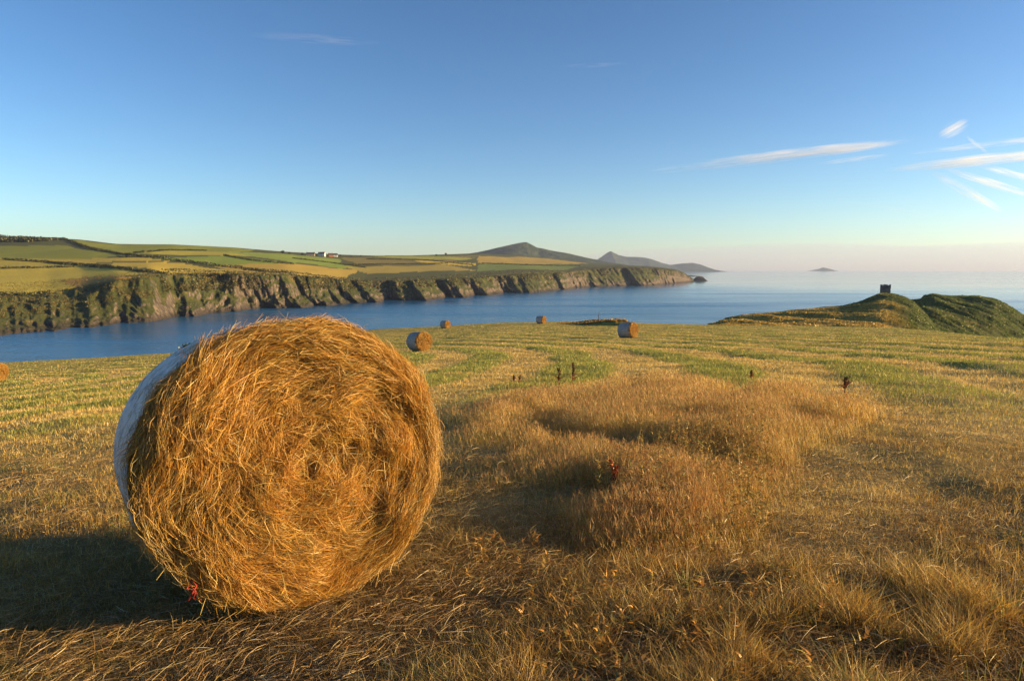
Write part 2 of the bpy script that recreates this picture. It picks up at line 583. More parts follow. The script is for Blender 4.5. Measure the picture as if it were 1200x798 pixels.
# crops of each field on the headland: corners as sight lines, kept as ground outlines
FIELDS = [
    ([(-320, 300), (0, 301), (95, 309), (180, 321), (140, 324), (100, 342), (60, 352), (-320, 360)], (0.30, 0.24, 0.06)),
    ([(-320, 288), (0, 289), (80, 288), (110, 294), (150, 300), (100, 304), (0, 303), (-320, 302)], (0.13, 0.14, 0.035)),
    ([(-320, 303), (0, 304), (95, 307), (95, 311), (0, 314), (-320, 315)], (0.24, 0.20, 0.055)),
    ([(20, 305), (150, 301), (210, 307), (90, 311)], (0.26, 0.20, 0.06)),
    ([(115, 311), (215, 308), (310, 322), (200, 322)], (0.31, 0.23, 0.055)),
    ([(85, 281), (130, 286), (300, 293), (265, 299), (160, 298), (112, 293)], (0.15, 0.16, 0.04)),
    ([(165, 297), (195, 294), (300, 297), (360, 303), (265, 300)], (0.26, 0.22, 0.05)),
    ([(170, 301), (265, 300), (345, 309), (300, 316), (215, 306)], (0.13, 0.17, 0.04)),
    ([(265, 296), (330, 297), (400, 304), (400, 310), (345, 308)], (0.15, 0.19, 0.05)),
    ([(250, 312), (345, 309), (420, 316), (400, 327), (310, 322)], (0.27, 0.19, 0.06)),
    ([(400, 302), (480, 302), (560, 300), (520, 309), (420, 311)], (0.12, 0.10, 0.05)),
    ([(345, 306), (420, 310), (400, 315)], (0.13, 0.18, 0.045)),
    ([(400, 312), (520, 310), (560, 317), (430, 321)], (0.22, 0.17, 0.06)),
    ([(430, 299), (500, 300), (560, 303), (540, 305), (480, 303)], (0.20, 0.20, 0.05)),
    ([(485, 305), (560, 309), (552, 312), (500, 309)], (0.36, 0.26, 0.05)),
    ([(560, 300), (640, 303), (690, 309), (600, 312), (560, 308)], (0.24, 0.17, 0.06)),
    ([(70, 328), (105, 324), (142, 324), (158, 345), (176, 362), (178, 372), (140, 362), (108, 352), (84, 344)], (0.22, 0.13, 0.05)),
    ([(560, 310), (690, 311), (660, 317), (560, 318)], (0.10, 0.13, 0.05)),
]
tint = np.tile(np.array([0.075, 0.085, 0.026]), (HX.size, 1))
fx, fy = HX.ravel(), HY.ravel()
kf = np.repeat(K, HX.shape[1])
wob = (fbm(fx * 0.02, fy * 0.02, 3, 31) - 0.5)
for pts, cc in FIELDS:
    poly = [at_headland(a, b)[:2] for a, b in pts]
    ins = in_poly(fx + wob * 10, fy + wob * 10, poly) & (kf > np.where(fx < -150, 2.2, 3.15)) & (kf < 5.0)
    cc = tuple(min(.6, q * f_) for q, f_ in zip(cc, (1.6, 1.65, 0.95)))
    nn = 0.85 + 0.3 * fbm(fx[ins] * 0.05, fy[ins] * 0.012, 3, 33)
    tint[ins] = np.array(cc) * nn[:, None]
m = Mat("headland_ground")
P = m.pos()
gn = m.node("ShaderNodeNewGeometry").outputs["Normal"]
nz = m.node("ShaderNodeSeparateXYZ"); m.l.new(gn, nz.inputs[0])
pz = m.node("ShaderNodeSeparateXYZ"); m.l.new(P, pz.inputs[0])
nA = m.noise(P, 0.06, 6, 0.65); nB = m.noise(P, 0.5, 5, 0.65)
strata = m.noise(P, 0.35, 5, 0.7, (1.0, 1.0, 0.25))
rock = m.ramp(strata, [(0.3, (0.032, 0.030, 0.028)), (0.50, (0.11, 0.092, 0.074)), (0.60, (0.19, 0.15, 0.11)), (0.74, (0.34, 0.27, 0.20))])
scrub = m.mix(0.22, m.ramp(nA, [(0.38, (0.024, 0.034, 0.010)), (0.56, (0.05, 0.058, 0.016)), (0.70, (0.17, 0.12, 0.04))]), m.attr())
grass = m.mix(m.ramp(nB, [(0.4, 0.0), (0.75, 0.45)]), m.attr(), (0.10, 0.095, 0.03))
sl = m.math('ADD', nz.outputs[2], m.math('MULTIPLY', m.math('SUBTRACT', nA, 0.5), 0.5))
hgt = m.node("ShaderNodeMapRange"); m.l.new(pz.outputs[2], hgt.inputs[0]); hgt.inputs[1].default_value = 2; hgt.inputs[2].default_value = 26
sl2 = m.math('ADD', sl, m.math('MULTIPLY', m.math('SUBTRACT', hgt.outputs[0], 0.45), 0.45))
isrock = m.ramp(sl2, [(0.50, 1.0), (0.64, 0.0)])
isgrass = m.ramp(m.math('ADD', nz.outputs[2], m.math('MULTIPLY', m.math('SUBTRACT', nB, .5), .1)), [(0.86, 0.0), (0.93, 1.0)])
c = m.mix(isgrass, scrub, grass)
c = m.mix(isrock, c, rock)
wet = m.ramp(pz.outputs[2], [(0.0, 1.0), (1.0, 0.0)])
mr = m.node("ShaderNodeMapRange"); m.l.new(pz.outputs[2], mr.inputs[0]); mr.inputs[1].default_value = 1.0; mr.inputs[2].default_value = 4.5
mr.inputs[3].default_value = 0.8; mr.inputs[4].default_value = 0.0
c = m.mix(mr.outputs[0], c, (0.035, 0.03, 0.028))
bh = m.math('ADD', m.math('MULTIPLY', strata, m.math('MULTIPLY', isrock, 3.0)), nB)
m.principled(c, 0.95, 0.15, m.bump(bh, 0.8, 1.5))
fv, fn = grid_faces(*HX.shape)
V = np.stack([HX, HY, HZ], -1).reshape(-1, 3)
tag(new_mesh("headland", V, fv, fn, m.m, colour=tint), kind="structure")
HEADLAND_MAT = m.m


# distant hills
def hill(name, pts, depth, front, base_z, seed, mat, rough=1.0):
    pts = np.array(pts, float)
    px = np.linspace(pts[0, 0], pts[-1, 0], 260)
    zt = z_of(np.interp(px, pts[:, 0], pts[:, 1]), depth)
    t = np.linspace(0, 1, 40)
    G = []
    for a in t:
        d = depth - front * (1 - a)
        prof = a ** 1.35
        G.append(np.stack([(px - 600) / FPX * depth, np.full_like(px, d), base_z + (zt - base_z) * prof], -1))
    for a in np.linspace(0.1, 1, 10):
        G.append(np.stack([(px - 600) / FPX * depth, np.full_like(px, depth + front * a), base_z + (zt - base_z) * (1 - a)], -1))
    G = np.array(G)
    hgt = np.clip((G[..., 2] - base_z) / (zt.max() - base_z), 0, 1)
    G[..., 2] += (fbm(G[..., 0] * 0.008, G[..., 1] * 0.008, 5, seed) - 0.5) * 60 * rough * hgt * np.where(np.arange(len(G)) < 37, 1, 0.15)[:, None]
    G[..., 1] += (fbm(G[..., 0] * 0.004, G[..., 2] * 0.01, 4, seed + 3) - 0.5) * front * 0.25
    fv, fn = grid_faces(*G.shape[:2])
    return tag(new_mesh(name, G.reshape(-1, 3), fv, fn, mat), kind="structure")


m = Mat("heath_hill")
P = m.pos()
nA = m.noise(P, 0.008, 6, 0.65); nB = m.noise(P, 0.03, 5, 0.6)
c = m.ramp(nA, [(0.35, (0.022, 0.038, 0.016)), (0.55, (0.042, 0.058, 0.024)), (0.7, (0.09, 0.09, 0.055))])
m.principled(c, 0.95, 0.1, m.bump(nB, 0.8, 20))
HEATH = m.m
hill("hill", [(470, 312), (520, 303), (545, 298), (560, 296), (575, 292.8), (595, 288), (606, 285.3), (613, 283.6), (617, 283.4), (622, 285.6), (630, 290), (640, 292),
              (652, 295), (667, 297.5), (680, 300.5), (692, 303), (710, 307), (740, 312), (760, 316)], 4300, 1300, 0, 41, HEATH, .8)
hill("peninsula", [(680, 312), (700, 304), (706, 299.5), (711, 296), (715, 294.3), (719, 296.5), (724, 299), (732, 301), (745, 301.3), (755, 302.2), (765, 305), (774, 308), (784, 310.5),
                   (796, 309), (810, 308), (818, 309.5), (824, 311.5), (830, 314.5), (836, 317.2)], 8600, 900, -4, 47, HEATH, 0.7)
hill("islet", [(945, 318), (950, 316.6), (957, 315.4), (962, 313.4), (966, 314.2), (973, 315.9), (980, 318)], 10800, 200, -3, 53, HEATH, 0.1)
hill("sea_rock", [(809, 329.5), (812, 326.8), (815, 324.6), (819, 323.8), (823, 325), (826, 327.5), (828, 329.5)], 2010, 40, -2, 57, HEADLAND_MAT, 0.05)

# ------------------------------------------------------------------ the watch-tower headland on the right
m = Mat("tussock_ground")
P = m.pos()
gn = m.node("ShaderNodeNewGeometry").outputs["Normal"]
nz = m.node("ShaderNodeSeparateXYZ"); m.l.new(gn, nz.inputs[0])
nA = m.noise(P, 0.06, 5, 0.6); nB = m.noise(P, 0.9, 5, 0.65); nC = m.noise(P, 0.35, 5, 0.7, (1, 1, .3))
tt = m.attr()
c = m.mix(m.ramp(nB, [(0.35, 0.0), (0.75, 0.6)]), tt, (0.07, 0.07, 0.022))
rock = m.ramp(nC, [(0.3, (0.06, 0.05, 0.045)), (0.7, (0.30, 0.24, 0.2))])
isr = m.ramp(m.math('ADD', nz.outputs[2], m.math('MULTIPLY', m.math('SUBTRACT', nA, .5), .5)), [(0.38, 1.0), (0.5, 0.0)])
c = m.mix(isr, c, rock)
m.principled(c, 0.95, 0.1, m.bump(m.math('ADD', nB, nC), 0.9, 0.6))
TUSSOCK = m.m


def rnd_hill(name, cols, ridge, rdepth, base_py, base_d, gully, golden, seed, pts=700):
    cols = np.array(cols, float); ridge = np.array(ridge, float); rdepth = np.array(rdepth, float)
    base_py = np.array(base_py, float); base_d = np.array(base_d, float)
    px = np.linspace(cols[0], cols[-1], pts)
    zr = z_of(ridge, rdepth); zb = z_of(base_py, base_d)
    R_, D_, B_, BD = (np.interp(px, cols, a) for a in (zr, rdepth, zb, base_d))
    R_, D_, B_, BD = (smooth_cols(a[None], 5)[0] for a in (R_, D_, B_, BD))
    G = []; tt = []
    for a in np.linspace(0, 1, 90):
        prof = 1 - (1 - a) ** 1.5
        d = BD * (1 - a) + D_ * a
        G.append(np.stack([(px - 600) / FPX * d, d, B_ * (1 - prof) + R_ * prof], -1)); tt.append(a)
    for a in np.linspace(0.08, 1, 16):
        d = D_ + 70 * a
        G.append(np.stack([(px - 600) / FPX * d, d, R_ - (R_ + 3) * a ** 1.2], -1)); tt.append(1 + a)
    G = np.array(G); tt = np.array(tt)[:, None]
    mid = np.sin(np.clip(tt, 0, 1) * math.pi) ** 0.7
    g = fbm(G[..., 0] * 0.05 + G[..., 1] * 0.012, G[..., 1] * 0.008, 4, seed)
    rid = 1 - np.abs(2 * g - 1) * 2
    G[..., 2] += (rid - 0.4) * gully * mid
    G[..., 2] += (fbm(G[..., 0] * 0.2, G[..., 1] * 0.2, 4, seed + 1) - 0.5) * 1.0 * np.where(tt < 1, 0.2 + mid, 0.25)
    G[..., 2] += (fbm(G[..., 0] * 0.7, G[..., 1] * 0.7, 3, seed + 2) - 0.5) * .35 * np.where(tt < 1, 0.3 + mid, 0.25)
    n = fbm(G[..., 0] * 0.03, G[..., 1] * 0.03, 4, seed + 5)
    w = np.clip(golden(px[None] + 0 * tt, tt + 0 * px[None]) + (n - 0.5) * 1.0, 0, 1)[..., None]
    ct = np.array([0.44, 0.29, 0.065]) * w + np.array([0.06, 0.08, 0.02]) * (1 - w)
    fv, fn = grid_faces(*G.shape[:2])
    o = tag(new_mesh(name, G.reshape(-1, 3), fv, fn, TUSSOCK, colour=ct.reshape(-1, 3)), kind="structure")
    return px, G


cA = [830, 843, 850, 870, 910, 950, 990, 1010, 1025, 1030, 1036, 1046, 1060, 1070, 1085, 1100, 1112, 1130]
rA = [384, 378.5, 374.5, 369.5, 366, 362, 358, 352.5, 346.5, 344.3, 343.6, 344.2, 348, 353, 366, 383, 393, 405]
dA = [170, 175, 180, 190, 205, 220, 235, 243, 248, 250, 250, 250, 248, 244, 235, 225, 218, 210]
bA = [388, 386, 386, 386, 386, 387, 388, 389, 390, 390, 391, 392, 393, 395, 398, 402, 406, 410]
bdA = [120] * 18
pA, GA = rnd_hill("tower_headland", cA, rA, dA, bA, bdA, 2.2, lambda p, t: 1.05 - .95 * sstep(0.40, .8, t) * sstep(960, 1010, p) - .85 * sstep(1030, 1075, p) - 0.5 * sstep(.75, .95, t) * (1 - sstep(900, 1000, p)), 61)
cB = [1020, 1040, 1060, 1079, 1081, 1094, 1120, 1145, 1165, 1180, 1195, 1210, 1235, 1262, 1300]
rB = [362, 357, 352, 350.5, 347.5, 345.4, 347.2, 347.2, 350, 357, 366, 374, 389, 405, 425]
rdB = [300, 305, 310, 315, 315, 318, 325, 330, 330, 330, 330, 330, 330, 330, 330]
bB = [400, 402, 404, 408, 408, 410, 416, 420, 424, 428, 430, 434, 438, 440, 444]
bdB = [215] * 15
pB, GB = rnd_hill("cliff_headland", cB, rB, rdB, bB, bdB, 4.6, lambda p, t: 0.05 + 0.0 * p, 71)


def on_hill(px, G, pxs, t=89):
    j = int(np.argmin(np.abs(pxs - px)))
    return G[t, j]


# ------------------------------------------------------------------ leafy things: shells of many small leaf faces
def leaf_cloud(pts, size, tints, flat=0.0):
    """pts (n,3); one small leaf quad at each"""
    n = len(pts)
    d = rng.normal(size=(n, 3)); d /= np.linalg.norm(d, axis=1)[:, None]
    e = rng.normal(size=(n, 3)); e -= d * (e * d).sum(1)[:, None]; e /= np.linalg.norm(e, axis=1)[:, None]
    s = size * rng.uniform(0.6, 1.4, (n, 1))
    a = pts - d * s * 0.5; b = pts + e * s * 0.35; c = pts + d * s * 0.5; f = pts - e * s * 0.35
    V = np.stack([a, b, c, f], 1).reshape(-1, 3)
    q = np.arange(n * 4)
    return V, q, np.full(n, 4), np.repeat(tints, 4, 0)


def leaf_tints(n, base, var=0.35):
    k = rng.uniform(1 - var, 1 + var, (n, 1))
    h = rng.uniform(-0.15, 0.15, (n, 1))
    return np.clip(np.array(base) * k * np.concatenate([1 + h, np.ones((n, 1)), 1 - h], 1), 0, 1)


# rough turf and low scrub over both headlands
def scrub_on(name, G, n, size, tint_fun, label, t0=0, t1=95):
    nr_, nc_ = G.shape[:2]
    i = rng.uniform(t0, min(t1, nr_ - 1.01), n); j = rng.uniform(0, nc_ - 1.01, n)
    i0 = i.astype(int); j0 = j.astype(int); fi = (i - i0)[:, None]; fj = (j - j0)[:, None]
    Q = (G[i0, j0] * (1 - fi) * (1 - fj) + G[i0 + 1, j0] * fi * (1 - fj) + G[i0, j0 + 1] * (1 - fi) * fj + G[i0 + 1, j0 + 1] * fi * fj)
    c = fbm(Q[:, 0] * .12 * 1.2 / size, Q[:, 1] * .12 * 1.2 / size, 4, 151)
    k = rng.random(n) < sstep(.35, .6, c)
    Q = Q[k]; i = i[k]; j = j[k]
    Q[:, 2] += rng.uniform(-.1, .45, len(Q)) * size
    base = tint_fun(i, j, Q)
    V, q, fn_, tt_ = leaf_cloud(Q, size, base * rng.uniform(.8, 1.2, (len(Q), 1)))
    return tag(new_mesh(name, V, q, fn_, LEAF, smooth=False, colour=np.clip(tt_, 0, 1)), label, "scrub", kind="stuff")


def tA(i, j, Q):
    n = fbm(Q[:, 0] * 0.03, Q[:, 1] * 0.03, 4, 66); t = i / 89; p = pA[j.astype(int)]
    w = np.clip(1.05 - .95 * sstep(0.40, .8, t) * sstep(960, 1010, p) - .85 * sstep(1030, 1075, p) - 0.5 * sstep(.75, .95, t) * (1 - sstep(900, 1000, p)) + (n - .5), 0, 1)[:, None]
    return np.array([0.46, 0.32, 0.075]) * w + np.array([0.10, 0.135, 0.03]) * (1 - w)


scrub_on("headland_turf", GA, 120000, .30, tA, "tussocky golden and green turf on the tower headland")
scrub_on("headland_scrub", GB, 110000, .42, lambda i, j, Q: np.tile([0.14, 0.19, 0.042], (len(i), 1)), "green turf and scrub on the far cliff headland at right")
HG = np.stack([HX, HY, HZ], -1)
kA = int(np.argmax(K >= 2.25)); kB = int(np.argmax(K >= 4.1))
_ct = lambda i, j, Q: np.where(rng.random((len(i), 1)) < .32, np.array([[.16, .11, .035]]), np.array([[0.05, 0.062, 0.018]]))
_jc = int((190 + 320) / 1132 * 1499)
scrub_on("cliff_scrub", HG[:, _jc:], 60000, 1.4, _ct, "dark green and brown scrub on the long cliffs across the bay", kA, kB)
scrub_on("shore_scrub", HG[:, :_jc], 50000, .7, lambda i, j, Q: np.where(rng.random((len(i), 1)) < .5, np.array([[.20, .14, .04]]), np.array([[0.08, 0.09, 0.025]])), "low brown and green scrub on the near slopes at the far left shore", kA, kB)

# ruined watch tower
tb = on_hill(1036.5, GA, pA)
tw = empty("watch_tower", (float(tb[0]), float(tb[1]), float(tb[2]) - 0.5), math.radians(-20))
tag(tw, "small square ruined stone tower standing on top of the grassy headland", "tower")
STONE = flat_material("tower_stone", (0.08, 0.07, 0.06), (0.24, 0.20, 0.16), 1.6, 0.95, 0.9, 0.15)
DARK = flat_material("tower_rubble", (0.03, 0.028, 0.025), (0.06, 0.05, 0.045), 2.0)


def ruin_wall(L, thick, hfun, hole):
    """a wall of rough courses along x, open where hole() says so; top follows hfun"""
    mb = MB()
    nx, cz = 9, 0.34
    for i in range(nx):
        x0 = -L / 2 + L * i / nx; x1 = x0 + L / nx - 0.012
        top = hfun((x0 + x1) / 2)
        k = 0
        while k * cz < top:
            z0 = k * cz; z1 = min(z0 + cz - 0.012, top)
            if not hole((x0 + x1) / 2, (z0 + z1) / 2) and z1 > z0 + .02:
                j = random.uniform(-0.05, 0.05)
                mb.box(((x0 + x1) / 2, j, (z0 + z1) / 2), (x1 - x0, thick, z1 - z0))
            k += 1
    return mb


TS, TH = 2.5, 3.6
for k, (ox, oy, rz) in enumerate([(0, -TS / 2, 0), (0, TS / 2, 0), (-TS / 2, 0, math.pi / 2), (TS / 2, 0, math.pi / 2)]):
    hf = lambda u, k=k: TH - .45 * (u * (1 if k in (0, 3) else -1) > .55) + 0.2 * math.sin(u * 2.3 + k * 1.7) - (0.35 if (k == 1 and u > 0.8) else 0)
    ho = (lambda u, z: abs(u) < 0.3 and 2.3 < z < 3.0) if k == 0 else ((lambda u, z: abs(u) < 0.45 and z < 2.0) if k == 3 else (lambda u, z: False))
    w = ruin_wall(TS - (0.55 if k < 2 else -0.55), 0.55, hf, ho).build("wall", STONE, tw)
    w.location = (ox, oy, 0); w.rotation_euler = (0, 0, rz)
mb = MB()
for i in range(26):
    a = random.uniform(0, 6.28); r = random.uniform(0, 1.1)
    mb.box((r * math.cos(a), r * math.sin(a), 0.35 + random.uniform(0, .5)), (random.uniform(.3, .7), random.uniform(.3, .6), random.uniform(.2, .5)), a)
mb.box((0, 0, 0.2), (TS - .7, TS - .7, 0.6))
mb.build("rubble", DARK, tw)


def hedge(line, h, w, label, base=(0.035, 0.042, 0.014), dens=1.0):
    P = np.array([at_headland(*p) for p in line])
    seg = np.linalg.norm(np.diff(P, axis=0), axis=1); cum = np.concatenate([[0], np.cumsum(seg)])
    L = cum[-1]
    n = int(min(9000, max(500, L * 14 * dens)))
    t = rng.uniform(0, L, n)
    C = np.stack([np.interp(t, cum, P[:, k]) for k in range(3)], 1)
    # keep the foot on the ground between the marked points
    hj = 0.55 + 0.9 * fbm(t * 0.06, t * 0 + len(line) + line[0][0], 3, 81)
    a = rng.uniform(0, 2 * math.pi, n); r = np.sqrt(rng.uniform(0.1, 1, n))
    C[:, 0] += np.cos(a) * r * w * 0.5; C[:, 1] += np.sin(a) * r * w * 0.7
    C[:, 2] += rng.uniform(-0.6, 1, n) * h * hj
    V, q, fn_, tt = leaf_cloud(C, 1.3, leaf_tints(n, base))
    o = new_mesh("hedge", V, q, fn_, LEAF, smooth=False, colour=tt)
    return tag(o, label, "hedge", "dark hedgerows between the far fields")


def line_on(pts, n=10):
    pts = np.array(pts, float)
    t = np.linspace(0, len(pts) - 1, n)
    return [(np.interp(v, range(len(pts)), pts[:, 0]), np.interp(v, range(len(pts)), pts[:, 1])) for v in t]


HEDGES = [
    ([(8, 304.5), (60, 308), (95, 311), (115, 313)], 2.2, "dark hedge below the topmost green field at far left, upper of two"),
    ([(115, 312), (150, 316), (180, 320), (200, 322)], 2.2, "hedge slanting down to the cliff top above the shaded gully"),
    ([(-20, 315.5), (40, 314.5), (90, 313)], 1.8, "low hedge along the top of the big golden field"),
    ([(80, 280.5), (110, 292), (150, 299.5), (215, 306.5), (300, 317), (345, 321)], 2.6, "longest hedge, slanting from the wooded skyline to the cliffs"),
    ([(140, 302), (170, 301.5), (200, 302)], 2.0, "short hedge under the pale field, meeting the longest hedge"),
    ([(265, 300), (300, 306), (345, 310)], 2.0, "hedge between two green fields left of the white farm"),
    ([(160, 297), (200, 293.5), (245, 294)], 1.8, "thin hedge along the upper side of the pale strip field"),
    ([(287, 317), (313, 318.5)], 2.4, "short thick hedge close to the cliff edge above the rocks"),
    ([(345, 303), (395, 309), (430, 314)], 1.6, "hedge running down below the white farm to the cliff fields"),
    ([(405, 311), (470, 310), (525, 309)], 1.8, "hedge along the bottom of the brown heath field"),
    ([(430, 304), (500, 305), (555, 311)], 1.8, "hedge above the bright golden triangle field"),
    ([(565, 309), (620, 311), (680, 312)], 2.2, "hedge along the foot of the golden slope before the hill"),
    ([(-10, 345), (25, 348), (60, 356)], 2.4, "dark hedge on the grassy shelf at the far left shore"),
]
for ln, h, lab in HEDGES:
    hedge(line_on(ln, 12), h, 2.2, lab)

# wood along the skyline at the upper left
n = 9000
pxw = rng.uniform(-120, 82, n)
C = []
for p in pxw:
    C.append(at_headland(p, 279.2 + rng.uniform(0, 5) * (1 - max(0, p - 40) / 60)))
C = np.array(C)
C[:, 2] += np.clip((84 - pxw) / 70, .12, 1) * rng.uniform(0, 4.5, n) * (0.5 + fbm(C[:, 0] * .05, C[:, 1] * 0, 3, 84))
V, q, fn_, tt = leaf_cloud(C, 2.4, leaf_tints(n, (0.03, 0.036, 0.013)))
tag(new_mesh("distant_wood", V, q, fn_, LEAF, smooth=False, colour=tt), "dark belt of low trees along the skyline at the upper left", "wood", kind="stuff")

BARK = flat_material("tree_bark", (0.05, 0.04, 0.03), (0.11, 0.085, 0.06), 3.0)


def tree(loc, h, label, base=(0.035, 0.045, 0.014), lean=1.0, name="tree", grp="trees and bushes round the far white farm", nleaf=420, leaf=1.1, cat="tree"):
    t = empty(name, loc)
    tag(t, label, cat, grp)
    mb = MB()
    mb.tube([(0, 0, -0.5), (0.05 * h, 0, h * .3), (0.12 * h * lean, 0.02 * h, h * .62)], [h * .045, h * .032, h * .012])
    for k in range(4):
        a = k * 1.7 + h
        mb.tube([(0.05 * h, 0, h * .3), (0.05 * h + math.cos(a) * h * .2, math.sin(a) * h * .2, h * .55)], [h * .018, h * .006], 5)
    mb.build("trunk", BARK, t)
    C = []
    for k in range(9):
        a = random.uniform(0, 6.28); r = random.uniform(0.05, .36) * h
        c = np.array([math.cos(a) * r + .1 * h * lean, math.sin(a) * r, h * random.uniform(.42, .85)])
        C.append(c + rng.normal(size=(nleaf // 9, 3)) * np.array([.14, .14, .09]) * h)
    C = np.concatenate(C)
    V, q, fn_, tt = leaf_cloud(C, leaf, leaf_tints(len(C), base))
    new_mesh("crown", V, q, fn_, LEAF, t, smooth=False, colour=tt)
    return t


# far farm: houses
WHITE = flat_material("house_render", (0.62, 0.60, 0.56), (0.76, 0.74, 0.70), 1.2, 0.9, 0.1, 0.01)
GREY = flat_material("house_stone", (0.22, 0.20, 0.18), (0.34, 0.31, 0.28), 1.5, 0.9, 0.4, 0.05)
RUST = flat_material("house_brick", (0.26, 0.11, 0.06), (0.34, 0.16, 0.09), 1.5, 0.9, 0.2, 0.03)
SLATE = flat_material("roof_slate", (0.035, 0.035, 0.04), (0.08, 0.075, 0.075), 1.0, 0.8, 0.4, 0.05)
PANE = Mat("window_pane"); PANE.principled((0.02, 0.025, 0.03), 0.1, 0.5); PANE = PANE.m


def house(px, py, L, D, Hh, rz, wall_mat, label, roof=2.6):
    x, y, z = at_headland(px, py)
    t = empty("farmhouse", (x, y, z - 0.6), rz)
    tag(t, label, "house", "houses of the far farm on the skyline")
    mb = MB()
    a, b = L / 2, D / 2
    mb.add([(-a, -b, 0), (a, -b, 0), (a, b, 0), (-a, b, 0), (-a, -b, Hh), (a, -b, Hh), (a, b, Hh), (-a, b, Hh), (-a, 0, Hh + roof), (a, 0, Hh + roof)],
           [(3, 2, 1, 0), (0, 1, 5, 4), (2, 3, 7, 6), (1, 2, 6, 9, 5), (3, 0, 4, 8, 7), (4, 5, 9, 8), (6, 7, 8, 9)])
    mb.build("wall", wall_mat, t)
    mb = MB(); o = .35; e = .22
    for s in (-1, 1):
        mb.add([(-a - o, s * (b + o), Hh - .3), (a + o, s * (b + o), Hh - .3), (a + o, 0, Hh + roof + .1), (-a - o, 0, Hh + roof + .1),
                (-a - o, s * (b + o), Hh - .3 + e), (a + o, s * (b + o), Hh - .3 + e), (a + o, 0, Hh + roof + .1 + e), (-a - o, 0, Hh + roof + .1 + e)],
               [(0, 1, 2, 3), (4, 5, 6, 7), (0, 1, 5, 4), (1, 2, 6, 5), (2, 3, 7, 6), (3, 0, 4, 7)])
    rf = mb.build("roof", SLATE, t)
    for s in (-1, 1):
        mb = MB(); mb.box((s * (a - .5), 0, Hh + roof + .5), (.7, .9, 1.5)); mb.build("chimney", wall_mat, rf)
    for i in range(3):
        for zz in (1.5, 3.7):
            if zz + 0.8 < Hh:
                mb = MB(); mb.box((-a + L * (i + .5) / 3, -b - .02, zz), (1.0, .12, 1.2)); mb.build("window", PANE, t)
    return t


house(366, 300.0, 13, 7, 3.6, 0.15, GREY, "grey stone farmhouse with dark roof, leftmost of the skyline group")
house(379, 300.4, 11, 7, 5.0, -0.1, WHITE, "white farmhouse with dark slate roof in middle of the skyline group")
house(389, 301.2, 7, 6, 4.0, 0.5, RUST, "small rust red house beside the white farmhouse on the skyline")
house(394.5, 301.0, 8, 6, 3.6, 0.2, WHITE, "low white cottage, rightmost of the skyline group")
TREES = [(333, 297.6, 5.5, "rounded dark tree standing alone on the skyline left of the farm"), (341, 298, 3.8, "small bush beside the lone dark skyline tree"),
         (356, 299.2, 4.0, "dark bush just left of the grey farmhouse"), (372.5, 300.2, 3.2, "low bush between grey farmhouse and white farmhouse"),
         (400, 301, 3.6, "bush just right of the low white cottage"), (412, 301, 3.2, "second bush right of the low white cottage"),
         (424, 301, 2.8, "third bush right of the low white cottage, farthest out"), (523, 300, 7, "dark tree on the skyline left of the pointed hill"),
         (512, 300.6, 5, "smaller tree left of the dark skyline tree near the hill")]
for px, py, h, lab in TREES:
    x, y, z = at_headland(px, py)
    tree((x, y, z - .3), h, lab, lean=random.uniform(.5, 1.4))

# ------------------------------------------------------------------ field edge details
x, y, z = at_field(218, 416.5)
b = tree((x, y, z - .1), 1.5, "small green bush on the field edge behind the big bale", (0.05, 0.075, 0.02), 0.3, "edge_bush", None, 700, 0.16, "bush")

# grassy bank at the cliff edge
bx, by, bz = at_field(655, 379.2)
bx2, by2, bz2 = at_field(738, 380.5)
nb_u, nb_v = 90, 28
U, W = np.meshgrid(np.linspace(0, 1, nb_u), np.linspace(-1, 1, nb_v))
CX = bx + (bx2 - bx) * U; CY = by + (by2 - by) * U + W * 5.5
prof = np.sqrt(np.clip(1 - W ** 2, 0, 1)) * sstep(0, .75, U) * (1 - sstep(.93, 1.0, U))
CZ = field_z(CX, CY) + EYE - 0.15 + prof * .8 + (fbm(CX * .9, CY * .9, 4, 91) - .5) * .5 * prof
fv, fn = grid_faces(nb_v, nb_u)
nn = fbm(CX * .35, CY * .5, 3, 92)
w = sstep(.42, .6, nn + (U - .6) * .25)[..., None]
ct = np.array([0.30, 0.24, 0.06]) * (1 - w) + np.array([0.34, 0.17, 0.06]) * w
tag(new_mesh("grassy_bank", np.stack([CX, CY, CZ], -1).reshape(-1, 3), fv, fn, TUSSOCK, colour=ct.reshape(-1, 3)), kind="structure")
BG = np.stack([CX, CY, CZ], -1)
scrub_on("bank_grass", BG, 14000, .28, lambda i, j, Q: np.where(rng.random((len(i), 1)) < .5, np.array([[.44, .30, .07]]), np.array([[.30, .15, .05]])), "dry golden grass growing over the low bank at the cliff edge", 4, 26)
WOOD = flat_material("post_wood", (0.10, 0.075, 0.05), (0.2, 0.15, 0.1), 6.0)
k = int(nb_u * .58)
p0 = (CX[14, k], CY[14, k], CZ[14, k])
mb = MB(); mb.tube([(0, 0, -.3), (0.02, 0, .7), (0.05, 0, 1.25)], [.075, .07, .06], 8)
o = mb.build("fence_post", WOOD); o.location = p0
tag(o, "single weathered wooden post on the low bank at the cliff edge", "post")


